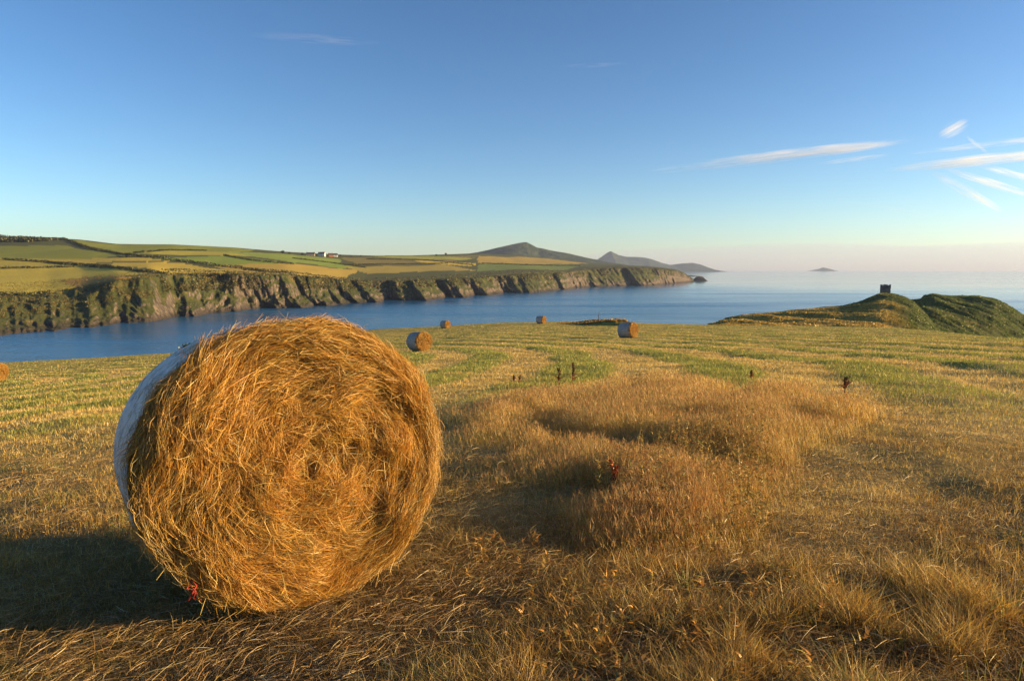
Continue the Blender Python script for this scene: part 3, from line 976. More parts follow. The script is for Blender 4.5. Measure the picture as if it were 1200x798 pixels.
# ------------------------------------------------------------------ grass
def blades(base, h, w, lean_dir, lean, tint, curve=0.5, segs=2):
    """curved tapering blades; base (n,3) ground points, lean = horizontal reach of the tip"""
    n = len(base)
    ang = rng.uniform(0, 2 * math.pi, n)
    side = np.stack([np.cos(ang), np.sin(ang), np.zeros(n)], 1) * (w * 0.5)[:, None]
    hor = np.stack([np.cos(lean_dir), np.sin(lean_dir), np.zeros(n)], 1)
    ver = np.array([0, 0, 1.0])
    pts = []
    for i in range(segs):
        t = i / segs
        c = base + hor * (lean * t ** (1 + curve * 2))[:, None] + ver * (h * (t - 0.12 * t * t))[:, None]
        ww = (1 - 0.35 * t)
        pts += [c - side * ww, c + side * ww]
    tip = base + hor * lean[:, None] + ver * (h * 0.88)[:, None]
    pts.append(tip)
    k = 2 * segs + 1
    V = np.stack(pts, 1).reshape(-1, 3)
    o = (np.arange(n) * k)[:, None]
    fl = []
    for i in range(segs - 1):
        fl.append(o + np.array([[2 * i, 2 * i + 1, 2 * i + 3, 2 * i + 2]]))
    tri = o + np.array([[2 * segs - 2, 2 * segs - 1, 2 * segs]])
    quads = np.concatenate(fl).ravel() if fl else np.zeros(0, int)
    fv_ = np.concatenate([quads, tri.ravel()])
    fn_ = np.concatenate([np.full(len(quads) // 4, 4), np.full(n, 3)])
    return V, fv_, fn_, np.repeat(tint, k, 0)


def strands(a, b, w, bend, tint):
    """loose straws: ribbons from a to b, bowed by bend (n,3)"""
    n = len(a)
    d = b - a; d /= np.linalg.norm(d, axis=1)[:, None] + 1e-9
    s = np.cross(d, rng.normal(size=(n, 3))); s /= np.linalg.norm(s, axis=1)[:, None] + 1e-9
    s = s * (w * .5)[:, None]
    P = []
    for t in (0, .33, .67, 1.0):
        c = a * (1 - t) + b * t + bend * (4 * t * (1 - t))
        q = 1 - .5 * abs(2 * t - 1) ** 2
        P += [c - s * q, c + s * q]
    V = np.stack(P, 1).reshape(-1, 3)
    o = (np.arange(n) * 8)[:, None]
    F = np.concatenate([o + np.array([[2 * i, 2 * i + 1, 2 * i + 3, 2 * i + 2]]) for i in range(3)])
    return V, F.ravel(), np.full(len(F), 4), np.repeat(tint, 8, 0)


def merge(parts):
    V = []; fv_ = []; fn_ = []; tt = []; k = 0
    for v, f, n_, t in parts:
        V.append(v); fv_.append(f + k); fn_.append(n_); tt.append(t); k += len(v)
    return np.concatenate(V), np.concatenate(fv_), np.concatenate(fn_), np.concatenate(tt)


def palette(n, cols, wts, var=0.25):
    cols = np.array(cols)
    w = np.array(wts, float)
    if w.ndim == 1:
        idx = rng.choice(len(cols), n, p=w / w.sum())
    else:
        w = w / w.sum(1)[:, None]; cw = np.cumsum(w, 1)
        idx = np.minimum((rng.random(n)[:, None] > cw).sum(1), len(cols) - 1)
    return np.clip(cols[idx] * rng.uniform(1 - var, 1 + var, (n, 1)) * rng.uniform(.93, 1.07, (n, 3)), 0, 1)


PAL = [(0.62, 0.43, 0.10), (0.54, 0.32, 0.06), (0.62, 0.50, 0.23), (0.24, 0.16, 0.055), (0.20, 0.23, 0.05), (0.36, 0.20, 0.05)]
# gold, orange, pale, brown, green, russet


def scatter(n, rmin, rmax, k, az0=-0.78, az1=0.78):
    u = rng.random(n)
    if abs(k - 1) < 1e-6: r = rmin * (rmax / rmin) ** u
    else: r = (rmin ** (1 - k) + u * (rmax ** (1 - k) - rmin ** (1 - k))) ** (1 / (1 - k))
    a = rng.uniform(az0, az1, n)
    return r * np.sin(a), r * np.cos(a)


def off_bale(x, y):
    """0 under the big bale"""
    ca, sa = math.cos(0.584), math.sin(0.584)
    dx = x + 0.894; dy = y - 2.88
    u = dx * ca + dy * sa            # across
    v = -dx * sa + dy * ca           # along the axis
    return ~((np.abs(u) < 0.33) & (v > 0.02) & (v < 1.1))


def tall_w(x, y):
    d = poly_dist(x, y, TALL)
    n = fbm(x * 0.8, y * 0.8, 3, 101) - 0.5
    return sstep(-0.25, 0.8, d + n * 2.2)


# 1. short grass, stubble and aftermath everywhere
N = 560000
x, y = scatter(N, 1.0, 125, 1.3)
for a0_, a1_, n_, r0_ in ((.78, 1.7, 80000, .5), (-1.7, -.78, 70000, .5), (1.7, 4.58, 40000, .5), (-.78, .78, 6000, .45)):
    xe, ye = scatter(n_, r0_, 14 if r0_ == .5 else 1.0, 1.2, a0_, a1_)
    x = np.concatenate([x, xe]); y = np.concatenate([y, ye])
r = np.hypot(x, y); keep = (r < edge_r(np.arctan2(x, y)) * 0.985) & off_bale(x, y)
x, y, r = x[keep], y[keep], r[keep]
N = len(x)
cl = fbm(x * 3.6, y * 3.6, 3, 103); cl2 = fbm(x * 0.5, y * 0.5, 3, 104)
st = stripe(x, y); far = sstep(8, 18, r)
bed = np.exp(-(np.hypot(x - BALE_XY[0], y - BALE_XY[1]) / 1.6) ** 2)
lush = sstep(0.42, 0.62, cl) * (0.35 + 0.65 * sstep(.35, .6, cl2))
h = (0.05 + 0.12 * lush * (1 - 0.45 * far)) * rng.uniform(.35, 1.15, N) + rng.uniform(0, .04, N)
h *= (1 - 0.35 * bed)
h = np.where(far > .5, h * (0.65 + 0.75 * (st > .5) * (1 - .3 * far)), h)
pw_ = pale_w(x, y)
h = h * (1 - .55 * pw_)
rightfg = sstep(0.3, 1.4, x) * (1 - sstep(2.6, 3.6, y)) * sstep(.4, .6, cl)
h = h * (1 + 0.25 * rightfg) * (1 - .35 * sstep(3.5, 6, r))
w = rng.uniform(0.0022, 0.0046, N) * np.maximum(1, r / 7.0)
ld = rng.uniform(0, 6.28, N)
lean = h * rng.uniform(.1, .9, N)
g_ = far * sstep(.35, .75, st) * sstep(.12, .36, fbm(x * 0.25, y * 0.25, 4, 11))
hue = fbm(x * 1.1, y * 1.1, 3, 107); hue2 = fbm(x * 2.3, y * 2.3, 2, 108)
nf = 1 - far
wt = np.stack([0.9 + 0 * x, 0.55 + .4 * lush + 1.2 * nf * (hue > .56), 0.45 * (1 - .6 * lush) + .6 * nf * (hue2 < .38) + 2.2 * pw_, 1.0 * nf * (1 + .8 * (r < 4.5)) + .05, nf * (0.15 * lush + 1.3 * (hue < .45)) + 2.6 * g_ + .05, 0.6 * (1 - far) + .03], 1)  # more brown blades close in, foreground shade put into the colour
tint = palette(N, PAL, wt)
base = np.stack([x, y, field_z(x, y) + EYE - .01], 1)
tag(new_mesh("short_grass", *blades(base, h, w, ld, lean, tint)[:3], GRASS, smooth=False, colour=None), "short dry golden grass and green stubble covering the mown field", "grass", kind="stuff")
_o = bpy.data.objects["short_grass"].data


def set_tint(me, t):
    at = me.attributes.new("tint", 'FLOAT_COLOR', 'POINT')
    c = np.ones((len(t), 4), np.float32); c[:, :3] = t
    at.data.foreach_set("color", c.ravel())


set_tint(_o, np.repeat(tint, 5, 0))

# stubble and hay rows of the farther field
N = 520000
x, y = scatter(N, 4.5, 125, 1.15, -.95, .95)
r = np.hypot(x, y); keep = (r < edge_r(np.arctan2(x, y)) * 0.985) & (tall_w(x, y) < .4) & (rng.random(N) < np.maximum(sstep(7, 17, r + 5 * (fbm(x * .6, y * .6, 3, 161) - .5)), .8 * pale_w(x, y))) & off_bale(x, y)
x, y, r = x[keep], y[keep], r[keep]; N = len(x)
st = stripe(x, y)
gr = sstep(7, 16, r) * sstep(.40, .62, st) * sstep(.05, .25, fbm(x * 0.25, y * 0.25, 4, 11))
h = rng.uniform(.03, .10, N) * (1 + .4 * gr) * (.55 + .45 * sstep(6, 14, r))
wt = np.stack([1.2 * (1 - gr) + .12, .25 * (1 - gr), .9 * (1 - gr) + .06, .05 + 0 * x, 2.4 * gr, .03 + 0 * x], 1)
tint = palette(N, [(0.64, 0.45, 0.10), (0.56, 0.32, 0.06), (0.64, 0.53, 0.25), (0.26, 0.16, 0.05), (0.30, 0.32, 0.06), (0.36, 0.18, 0.04)], wt)
base = np.stack([x, y, field_z(x, y) + EYE - .01], 1)
V, fv, fn, _ = blades(base, h, rng.uniform(.003, .006, N) * np.maximum(1, r / 8), rng.uniform(0, 6.28, N), h * rng.uniform(.1, .7, N), tint)
tag(new_mesh("field_stubble", V, fv, fn, GRASS, smooth=False, colour=np.repeat(tint, 5, 0)), "pale straw stubble and green mown rows of the farther field", "stubble", kind="stuff")

# 2. the uncut patch of tall golden grass, and tall tufts along the foreground
parts = []
N = 330000
x, y = scatter(N, 3.0, 27, 1.25, -0.12, 0.62)
tw_ = tall_w(x, y)
keep = rng.random(N) < tw_ * (0.62 + 0.38 * sstep(.38, .55, fbm(x * 1.1, y * 1.1, 3, 111)))
x, y, tw_ = x[keep], y[keep], tw_[keep]; N = len(x); r = np.hypot(x, y)
cl = fbm(x * 1.3, y * 1.3, 3, 112)
h = (0.22 + 0.25 * sstep(.3, .65, cl)) * (0.5 + .5 * tw_) * (.6 + .25 * sstep(6, 10, r)) * rng.uniform(.65, 1.15, N)
w = rng.uniform(0.0016, 0.0034, N) * np.maximum(1, r / 6.5)
lean = h * rng.uniform(.1, .55, N); ld = rng.normal(2.6, .9, N)
tint = palette(N, PAL, np.stack([1.9 + 0 * x, .6 + 0 * x, .7 + 0 * x, .06 + 0 * x, .12 + .5 * (cl < .47) + .4 * (r < 8), .10 + 0 * x], 1))
base = np.stack([x, y, field_z(x, y) + EYE - .01], 1)
parts.append(blades(base, h, w, ld, lean, tint, .5, 3))
# seed heads on a share of them
k = rng.random(N) < .35
nk = int(k.sum())
hor = np.stack([np.cos(ld[k]), np.sin(ld[k]), np.zeros(nk)], 1)
tip = base[k] + hor * lean[k][:, None] + np.array([0, 0, 1.0]) * (h[k] * .88)[:, None]
for j in range(3):
    dl = np.concatenate([rng.normal(size=(nk, 2)) * .018, rng.uniform(.01, .06, (nk, 1))], 1) * np.maximum(1, r[k] / 12)[:, None]
    a = tip - np.array([0, 0, .03]) + rng.normal(size=(nk, 3)) * .006
    parts.append(blades(a, dl[:, 2] + .02, rng.uniform(.002, .0045, nk) * np.maximum(1, r[k] / 7), rng.uniform(0, 6.28, nk), np.abs(dl[:, 0]) + .012,
                        palette(nk, [(0.50, 0.30, 0.10), (0.42, 0.20, 0.06), (0.55, 0.40, 0.18)], [1, 1, .5]), .5, 2))
V, fv, fn, tt = merge(parts)
tag(new_mesh("tall_grass", V, fv, fn, GRASS, smooth=False, colour=tt), "uncut patch of tall orange gold grass in the middle of the field", "grass", kind="stuff")

# 3. foreground tufts: medium blades with seed heads, in clumps
parts = []
NT = 2100
tx, ty = scatter(NT, 1.25, 9.0, 1.15, -1.3, 1.3)
ok = off_bale(tx, ty) & (np.hypot(tx - BALE_XY[0], ty - BALE_XY[1]) > .75)
dn = fbm(tx * 1.3, ty * 1.3, 3, 121) + .22 * sstep(.2, 1.2, tx) * (1 - sstep(2.8, 4.2, ty)) - .10 * (ty > 4) - .12 * (tx < -.2)
# hay lies flat and matted to the right of the bale
mat_ = np.exp(-(((tx - .3) / 1.1) ** 2 + ((ty - 3.6) / 1.5) ** 2))
ok &= rng.random(NT) < sstep(.36, .66, dn) * (1 - .7 * mat_)
tx, ty = tx[ok], ty[ok]
for cx_, cy_ in zip(tx, ty):
    n = int(rng.integers(18, 48))
    rad = rng.uniform(.03, .13)
    a = rng.uniform(0, 6.28, n); q = np.sqrt(rng.random(n)) * rad
    x = cx_ + np.cos(a) * q; y = cy_ + np.sin(a) * q
    hh = rng.uniform(.06, .19) * (1.15 if cx_ > .4 else .85)
    h = hh * rng.uniform(.25, 1.15, n)
    ld = np.where(rng.random(n) < .35, a, rng.uniform(0, 6.28, n))
    lean = h * rng.uniform(.05, .6, n)
    kind = rng.random()
    wt = [1, .4, .5, .3, .15, .2] if kind < .34 else ([.4, 1, .1, .3, .05, .9] if kind < .56 else ([.35, .1, .3, .2, 1.3, .05] if kind < .80 else [.3, .1, 1, .6, .1, .2]))
    tint = palette(n, PAL, wt, .2)
    base = np.stack([x, y, field_z(x, y) + EYE - .01], 1)
    parts.append(blades(base, h, rng.uniform(.0016, .0036, n), ld, lean, tint, .6, 3))
    if kind < .8:
        k = rng.random(n) < .10
        nk = int(k.sum())
        if nk:
            hor = np.stack([np.cos(ld[k]), np.sin(ld[k]), np.zeros(nk)], 1)
            tip = base[k] + hor * lean[k][:, None] + np.array([0, 0, 1.0]) * (h[k] * .84)[:, None]
            for j in range(3):
                parts.append(blades(tip + rng.normal(size=(nk, 3)) * .004 - np.array([0, 0, .012 * j]), rng.uniform(.012, .026, nk), rng.uniform(.002, .0042, nk), ld[k] + rng.normal(size=nk) * .6,
                                    rng.uniform(.01, .03, nk), palette(nk, [(0.46, 0.28, 0.09), (0.52, 0.37, 0.16)], [1, .6]), .4, 2))
V, fv, fn, tt = merge(parts)
tag(new_mesh("grass_tufts", V, fv, fn, GRASS, smooth=False, colour=tt), "knee high tufts of dry brown and green grass in the foreground", "grass", kind="stuff")

# 4. loose hay lying flat
N = 170000
x, y = scatter(N, 1.0, 14, 1.3)
xe, ye = scatter(50000, .5, 12, 1.2, .78, 2.2); xf, yf = scatter(40000, .5, 12, 1.2, -2.2, -.78)
x = np.concatenate([x, xe, xf]); y = np.concatenate([y, ye, yf]); N = len(x)
n_ = fbm(x * 1.2, y * 1.2, 3, 131)
matd = .8 * np.exp(-(((x + 2.7) / 1.7) ** 2 + ((y - 3.3) / 1.2) ** 2)) + np.exp(-(((x - .35) / 1.3) ** 2 + ((y - 3.6) / 1.9) ** 2)) + np.exp(-(np.hypot(x - BALE_XY[0], y - BALE_XY[1]) / 1.3) ** 2)  # first blob: extra hay added to lighten the bale's dark shadow
ok = (rng.random(N) < np.clip(.26 + .6 * sstep(.5, .7, n_) + matd * .8, 0, 1)) & off_bale(x, y)
x, y = x[ok], y[ok]; N = len(x); r = np.hypot(x, y)
L = rng.uniform(.03, .14, N)
a = vnoise(x * 2.6, y * 2.6, 8) * 9 + rng.normal(size=N) * 1.5
z0 = field_z(x, y) + EYE + rng.uniform(0.0, .06, N) + .03
d = np.stack([np.cos(a), np.sin(a), rng.normal(size=N) * .14], 1) * L[:, None]
A0 = np.stack([x, y, z0], 1)
B0 = A0 + d
B0[:, 2] = np.maximum(B0[:, 2], field_z(B0[:, 0], B0[:, 1]) + EYE + .01)
bend = rng.normal(size=(N, 3)) * (L * .06)[:, None]; bend[:, 2] = np.abs(bend[:, 2])
tint = palette(N, [(0.38, 0.26, 0.10), (0.20, 0.13, 0.055), (0.46, 0.36, 0.19), (0.30, 0.17, 0.05)], [1, 1, .5, .8])
V, fv, fn, tt = strands(A0, B0, rng.uniform(.0012, .0027, N) * np.clip(r / 5, 1, 1.6), bend, tint)
tag(new_mesh("loose_hay", V, fv, fn, STRAW, smooth=False, colour=tt), "matted loose hay lying flat on the ground around the big bale", "hay", kind="stuff")

# 5. leafy weeds in the near side of the tall patch
parts = []
NW = 420
wx = []; 
_wp = [on_plane(a, b)[:2] for a, b in [(800, 520), (900, 510), (905, 590), (890, 650), (830, 660), (770, 640), (690, 590), (720, 560)]]
bbx = [min(p[0] for p in _wp), max(p[0] for p in _wp), min(p[1] for p in _wp), max(p[1] for p in _wp)]
x = rng.uniform(bbx[0], bbx[1], NW * 4); y = rng.uniform(bbx[2], bbx[3], NW * 4)
ok = in_poly(x, y, _wp); x, y = x[ok][:NW], y[ok][:NW]
_wq = [on_plane(a, b)[:2] for a, b in [(560, 650), (760, 640), (960, 690), (1000, 830), (700, 900), (520, 800)]]
qx = rng.uniform(-.6, 2.2, 1400); qy = rng.uniform(1.6, 4.2, 1400)
ok = in_poly(qx, qy, _wq) & (rng.random(1400) < sstep(.45, .65, fbm(qx * 1.6, qy * 1.6, 3, 171)))
n_far = len(x); x = np.concatenate([x, qx[ok]]); y = np.concatenate([y, qy[ok]])
for iw, (cx_, cy_) in enumerate(zip(x, y)):
    z = float(field_z(cx_, cy_)) + EYE
    low = iw >= n_far
    H_ = rng.uniform(.07, .17) if low else rng.uniform(.16, .38)
    n = int(rng.integers(10, 22)) if low else int(rng.integers(16, 34))
    t = rng.uniform(.2, 1, n)
    a = rng.uniform(0, 6.28, n)
    lx, ly = rng.normal(0, .06, 2)
    base = np.stack([cx_ + lx * t, cy_ + ly * t, z + H_ * t], 1)
    parts.append(blades(base, rng.uniform(.0, .03, n), rng.uniform(.007, .014, n), a, rng.uniform(.02, .06, n), palette(n, [(0.36, 0.26, 0.06), (0.18, 0.17, 0.045), (0.46, 0.24, 0.05)], [.4, .5, 1.5] if low else [1, .7, .7]), .3, 2))
    sb = np.array([[cx_, cy_, z]]);
    parts.append(blades(sb, np.array([H_ * 1.1]), np.array([.006]), np.array([math.atan2(ly, lx)]), np.array([math.hypot(lx, ly)]), np.array([[.25, .16, .05]]), .2, 3))
V, fv, fn, tt = merge(parts)
tag(new_mesh("leafy_weeds", V, fv, fn, LEAF, smooth=False, colour=tt), "yellowing leafy weeds at the near side of the tall grass", "weeds", kind="stuff")


# ------------------------------------------------------------------ dock plants: stem, seed heads, leaves
STEM = flat_material("dock_stem", (0.10, 0.035, 0.02), (0.18, 0.07, 0.03), 20.0, 0.8, 0.1, 0.002)


def dock(px, py, H_, label, seed_col=(0.15, 0.075, 0.035), leaf_col=(0.30, 0.10, 0.03), bushy=1.0, group="brown dock stalks rising above the grass", scale=1.0, nleaf=10):
    x, y, z = at_field(px, py)
    t = empty("dock_plant", (x, y, z - .02), random.uniform(0, 6))
    tag(t, label, "dock plant", group)
    mb = MB()
    L1, L2 = random.uniform(-.05, .05) * H_, random.uniform(-.1, .1) * H_
    pts = [(0, 0, -.05), (L1 * .5, 0, H_ * .4), (L2, L1, H_)]
    mb.tube(pts, [.007 * scale, .006 * scale, .002 * scale], 6)
    br = []
    for k in range(int(3 * bushy)):
        f = .45 + .13 * k
        a = k * 2.4
        b0 = np.array([L2 * f, L1 * f * f, H_ * f]); b1 = b0 + np.array([math.cos(a) * .09 * H_, math.sin(a) * .09 * H_, H_ * .3])
        mb.tube([tuple(b0), tuple(b1)], [.004 * scale, .0015 * scale], 5)
        br.append((b0, b1))
    mb.build("stem", STEM, t)
    n = 260
    tt_ = rng.uniform(.42, 1.0, n)
    P = [np.stack([L2 * tt_, L1 * tt_ ** 2, H_ * tt_], 1) + rng.normal(size=(n, 3)) * np.array([.010, .010, .012]) * scale * (1.25 - tt_)[:, None]]
    for b0, b1 in br:
        q = rng.uniform(.15, 1, (90, 1)); P.append(b0 * (1 - q) + b1 * q + rng.normal(size=(90, 3)) * .006 * scale)
    for p_ in P:
        V, f, n_, c_ = leaf_cloud(p_, .016 * scale, leaf_tints(len(p_), seed_col))
        new_mesh("seed_head", V, f, n_, LEAF, t, smooth=False, colour=c_)
    a = rng.uniform(0, 6.28, nleaf)
    base = np.stack([np.zeros(nleaf), np.zeros(nleaf), H_ * rng.uniform(.02, .5, nleaf)], 1)
    V, f, n_, c_ = blades(base, rng.uniform(.03, .09, nleaf) * scale, rng.uniform(.018, .035, nleaf) * scale, a, rng.uniform(.07, .16, nleaf) * scale, leaf_tints(nleaf, leaf_col), .2, 4)
    new_mesh("leaves", V, f, n_, LEAF, t, smooth=False, colour=c_)
    return t


dock(671, 448, .50, "dark reddish brown dock stalk, taller of the pair left in the tall grass", scale=1.6)
dock(655, 454, .44, "dark brown dock stalk, leaning, just left of the taller reddish one", scale=1.5)
dock(602, 448, .20, "short brown stalk at the left edge of tall grass, left of two", scale=1.2)
dock(609, 449, .22, "short brown stalk at the left edge of tall grass, right of two", scale=1.2)
dock(990, 462, .34, "dark dock stalk alone at the right end of the tall grass", scale=1.5)
dock(880, 444, .22, "small brown stalk behind the right half of the tall grass", scale=1.2)
dock(722, 592, .30, "bright red dock plant in front of the tall grass", (0.36, 0.09, 0.03), (0.40, 0.13, 0.035), 1.4, None, 1.0, 14)
dock(748, 578, .22, "orange leafy dock beside the bright red dock plant", (0.40, 0.17, 0.04), (0.40, 0.16, 0.04), 1.4, None, 1.2, 14)

# ------------------------------------------------------------------ hay bales
m = Mat("bale_core")
tc = m.node("ShaderNodeTexCoord").outputs["Object"]
n1 = m.noise(tc, 14, 6, .7); n2 = m.noise(tc, 70, 4, .6)
c = m.ramp(m.math('ADD', m.math('MULTIPLY', n1, .6), m.math('MULTIPLY', n2, .4)), [(0.35, (0.05, 0.028, 0.010)), (0.5, (0.16, 0.09, 0.028)), (0.66, (0.34, 0.20, 0.06))])  # darker than the straws, so gaps between them look shaded
m.principled(c, .95, .1, m.bump(m.math('ADD', n1, n2), .9, .03))
CORE = m.m
# net wrap: fine woven lines over a pale film
def net_material(name, a0, a1):
    m = Mat(name)
    tc = m.node("ShaderNodeUVMap").outputs[0]
    mp = m.node("ShaderNodeMapping"); m.l.new(m.node("ShaderNodeTexCoord").outputs["UV"], mp.inputs[0])
    sx = m.node("ShaderNodeSeparateXYZ"); m.l.new(m.node("ShaderNodeTexCoord").outputs["UV"], sx.inputs[0])
    u_, v_ = sx.outputs[0], sx.outputs[1]
    la = m.math('ABSOLUTE', m.math('SINE', m.math('MULTIPLY', v_, 190.0)))
    lb = m.math('ABSOLUTE', m.math('SINE', m.math('MULTIPLY', m.math('ADD', m.math('MULTIPLY', u_, 3.7), v_), 420.0)))
    line = m.math('MAXIMUM', m.math('POWER', la, 3.0), m.math('POWER', lb, 5.0))
    wr = m.noise(m.node("ShaderNodeTexCoord").outputs["Object"], 6.0, 5, .7, (1, .45, 1))
    fold = m.noise(m.node("ShaderNodeTexCoord").outputs["Object"], 16.0, 5, .65, (1, .22, 1))
    alpha = m.math('MINIMUM', m.math('ADD', m.math('MULTIPLY', line, .35), m.ramp(wr, [(0.32, a0), (0.5, a1)])), 1.0)
    c = m.mix(line, (0.56, 0.56, 0.55), (0.68, 0.68, 0.67))
    p = m.principled(c, .45, .4, m.bump(m.math('ADD', m.math('MULTIPLY', fold, 2.2), m.math('MULTIPLY', line, .12)), .8, .03))
    m.l.new(alpha, p.inputs["Alpha"])
    return m.m


NET = net_material("net_wrap", .12, .74)
NET_SHADED = net_material("net_wrap_shaded", .05, .26)  # more see-through copy for far bales, shade of their sides put into the alpha


def bale_face_h(u, v, seed, rad):
    """how far the cut end stands out, with windings and pockets"""
    r = np.hypot(u, v) / rad; a = np.arctan2(v, u)
    wob = (fbm(u * 3 + 5, v * 3, 3, seed) - .5)
    wind = np.sin((r * 9 + a / (2 * math.pi) + wob * 2.2) * 2 * math.pi)
    h = 0.04 * (1 - r ** 2) + wind * .010 + (fbm(u * 6, v * 6, 4, seed + 1) - .5) * .14 + (fbm(u * 2.2, v * 2.2, 2, seed + 2) - .5) * .05
    return h - .08 * sstep(.86, 1.03, r)


def make_bale(w, h, L, seed, nstr, label, net=True, group="round hay bales left in the field", swidth=1.0):
    """local frame: base centre of the front face at the origin, axis along +Y, face looks to -Y"""
    t = empty("hay_bale", (0, 0, 0))
    tag(t, label, "hay bale", group)
    ax, az = w / 2, h / 2
    # straw body
    nu, nf, nl = 160, 46, 16
    th_ = np.linspace(0, 2 * math.pi, nu, endpoint=False)
    G = []
    ring = lambda k, yy, sc_: np.stack([np.cos(th_) * ax * sc_, yy, az + np.sin(th_) * az * sc_], 1)
    for f in np.linspace(0.01, 1, nf):
        u = np.cos(th_) * ax * f; v = np.sin(th_) * az * f
        G.append(np.stack([u, -bale_face_h(u, v, seed, ax), az + v], 1))
    for q in np.linspace(0.06, 1, nl):
        lump = 1 + (fbm(th_ * 3 + q * 2, th_ * 0 + q * 3, 3, seed + 4) - .5) * .02
        lump = lump * (1 - .025 * (1 - sstep(0, .12, q)))
        G.append(np.stack([np.cos(th_) * ax * lump, np.full(nu, q * L), az + np.sin(th_) * az * lump], 1))
    for f in np.linspace(.95, .02, 8):
        G.append(np.stack([np.cos(th_) * ax * f, np.full(nu, L + .04 * (1 - f)), az + np.sin(th_) * az * f], 1))
    G = np.array(G)
    G[..., 2] = np.maximum(G[..., 2], .012 + .0 * G[..., 1])
    fv_, fn_ = grid_faces(G.shape[0], nu, wrap=True)
    new_mesh("straw_body", G.reshape(-1, 3), fv_, fn_, CORE, t)
    # net wrap round the drum
    if net:
        nq = 40
        q = np.linspace(.085, .995, nq)
        Q, TT = np.meshgrid(q, th_, indexing='ij')
        rag = (fbm(TT * 2.2, TT * 0 + seed, 3, seed + 6) - .5) * .10 * (1 - sstep(.085, .25, Q))
        rr_ = 1.016 + (fbm(TT * 6, Q * 2.5, 3, seed + 7) - .5) * .014 - .02 * sstep(.93, 1, Q) - .012 * (1 - sstep(.085, .15, Q))
        V = np.stack([np.cos(TT) * ax * rr_, (Q + rag) * L, az + np.sin(TT) * az * rr_], -1)
        V[..., 2] = np.maximum(V[..., 2], .004)
        fv_, fn_ = grid_faces(nq, nu, wrap=True)
        o = new_mesh("net_wrap", V.reshape(-1, 3), fv_, fn_, NET if nstr > 20000 else NET_SHADED, t)
        uvl = o.data.uv_layers.new(name="UVMap")
        vi = np.asarray(fv_)
        uu = TT.ravel()[vi] / (2 * math.pi); vv = Q.ravel()[vi]
        jcol = (vi % nu == 0)
        isw = np.repeat(np.arange(len(fn_)) % nu == nu - 1, 4)
        uu = np.where(jcol & isw, 1.0, uu)
        uvl.data.foreach_set("uv", np.stack([uu, vv], 1).astype(np.float32).ravel())
    # straws over the face, wound round the axis
    n = nstr
    rr_ = np.sqrt(rng.random(n)) * 1.0
    aa = rng.uniform(0, 2 * math.pi, n)
    u = np.cos(aa) * rr_ * ax; v = np.sin(aa) * rr_ * az
    pk = fbm(u * 6, v * 6, 4, seed + 1)
    ok_ = rng.random(n) < .22 + .78 * sstep(.36, .50, pk)              # less straw in pockets, so the dark core paints in their shade
    aa, rr_, u, v = aa[ok_], rr_[ok_], u[ok_], v[ok_]; n = len(u)
    clump = vnoise(u * 6, v * 6, seed + 9)
    dev = rng.normal(size=n) * (.28 + .75 * (1 - rr_) ** 1.5) + (clump - .5) * 1.8
    ta = aa + math.pi / 2 + dev
    Ls = rng.uniform(.03, .155, n) * (.7 + .5 * rr_)
    du, dv = np.cos(ta) * Ls, np.sin(ta) * Ls
    curv = (Ls ** 2 / (8 * np.maximum(.12, rr_ * ax)))                    # follow the winding
    out = rng.exponential(.007, n)
    hf = lambda a_, b_: -bale_face_h(a_, b_, seed, ax)
    a0 = np.stack([u - du / 2, hf(u - du / 2, v - dv / 2) - out, az + v - dv / 2], 1)
    b0 = np.stack([u + du / 2, hf(u + du / 2, v + dv / 2) - out - rng.exponential(.010, n), az + v + dv / 2], 1)
    bend = np.stack([np.cos(aa) * curv, rng.normal(size=n) * .008, np.sin(aa) * curv], 1)
    bend[:, [0, 2]] += rng.normal(size=(n, 2)) * (Ls * .07)[:, None]
    cm = fbm(u * 5, v * 5, 3, seed + 12)
    wt = np.stack([1 + 0 * u, .55 + .6 * (cm > .55), .30 + 0 * u, .35 + .7 * (cm < .42), .35 * (cm < .5) + .05], 1)
    tint_ = palette(n, [(0.60, 0.34, 0.06), (0.52, 0.25, 0.04), (0.62, 0.46, 0.16), (0.24, 0.12, 0.03), (0.22, 0.17, 0.04)], wt, .22)
    parts = [strands(a0, b0, rng.uniform(.0009, .0022, n) * swidth, bend, tint_)]
    # frayed rim and strays standing out
    n2 = nstr // 22
    aa = rng.uniform(0, 2 * math.pi, n2)
    aa = np.where((aa > 1.9) & (aa < 3.3) & (rng.random(n2) < .75), aa + 2.4, aa)
    rr_ = rng.uniform(.88, .985, n2)
    yy = rng.uniform(-.02, .11, n2)
    a0 = np.stack([np.cos(aa) * ax * rr_, yy, az + np.sin(aa) * az * rr_], 1)
    ta = aa + rng.choice([-1, 1], n2) * rng.normal(1.6, .22, n2)
    Ls = rng.uniform(.03, .11, n2)
    b0 = a0 + np.stack([np.cos(ta) * Ls, -rng.uniform(-.02, .06, n2), np.sin(ta) * Ls], 1)
    a0[:, 2] = np.maximum(a0[:, 2], .0); b0[:, 2] = np.maximum(b0[:, 2], -.01)
    bend = rng.normal(size=(n2, 3)) * .008 + np.stack([np.cos(aa), np.zeros(n2), np.sin(aa)], 1) * .006
    parts.append(strands(a0, b0, rng.uniform(.001, .0024, n2) * swidth, bend, palette(n2, [(0.52, 0.33, 0.09), (0.44, 0.26, 0.07), (0.60, 0.46, 0.2)], [1, .7, .5])))
    n4 = nstr // 260                                                     # straws lying over and poking through the drum
    aa = rng.uniform(0, 2 * math.pi, n4); yy = rng.uniform(.08, .95, n4) ** 1.5 * L
    a0 = np.stack([np.cos(aa) * ax * 1.022, yy, az + np.sin(aa) * az * 1.022], 1)
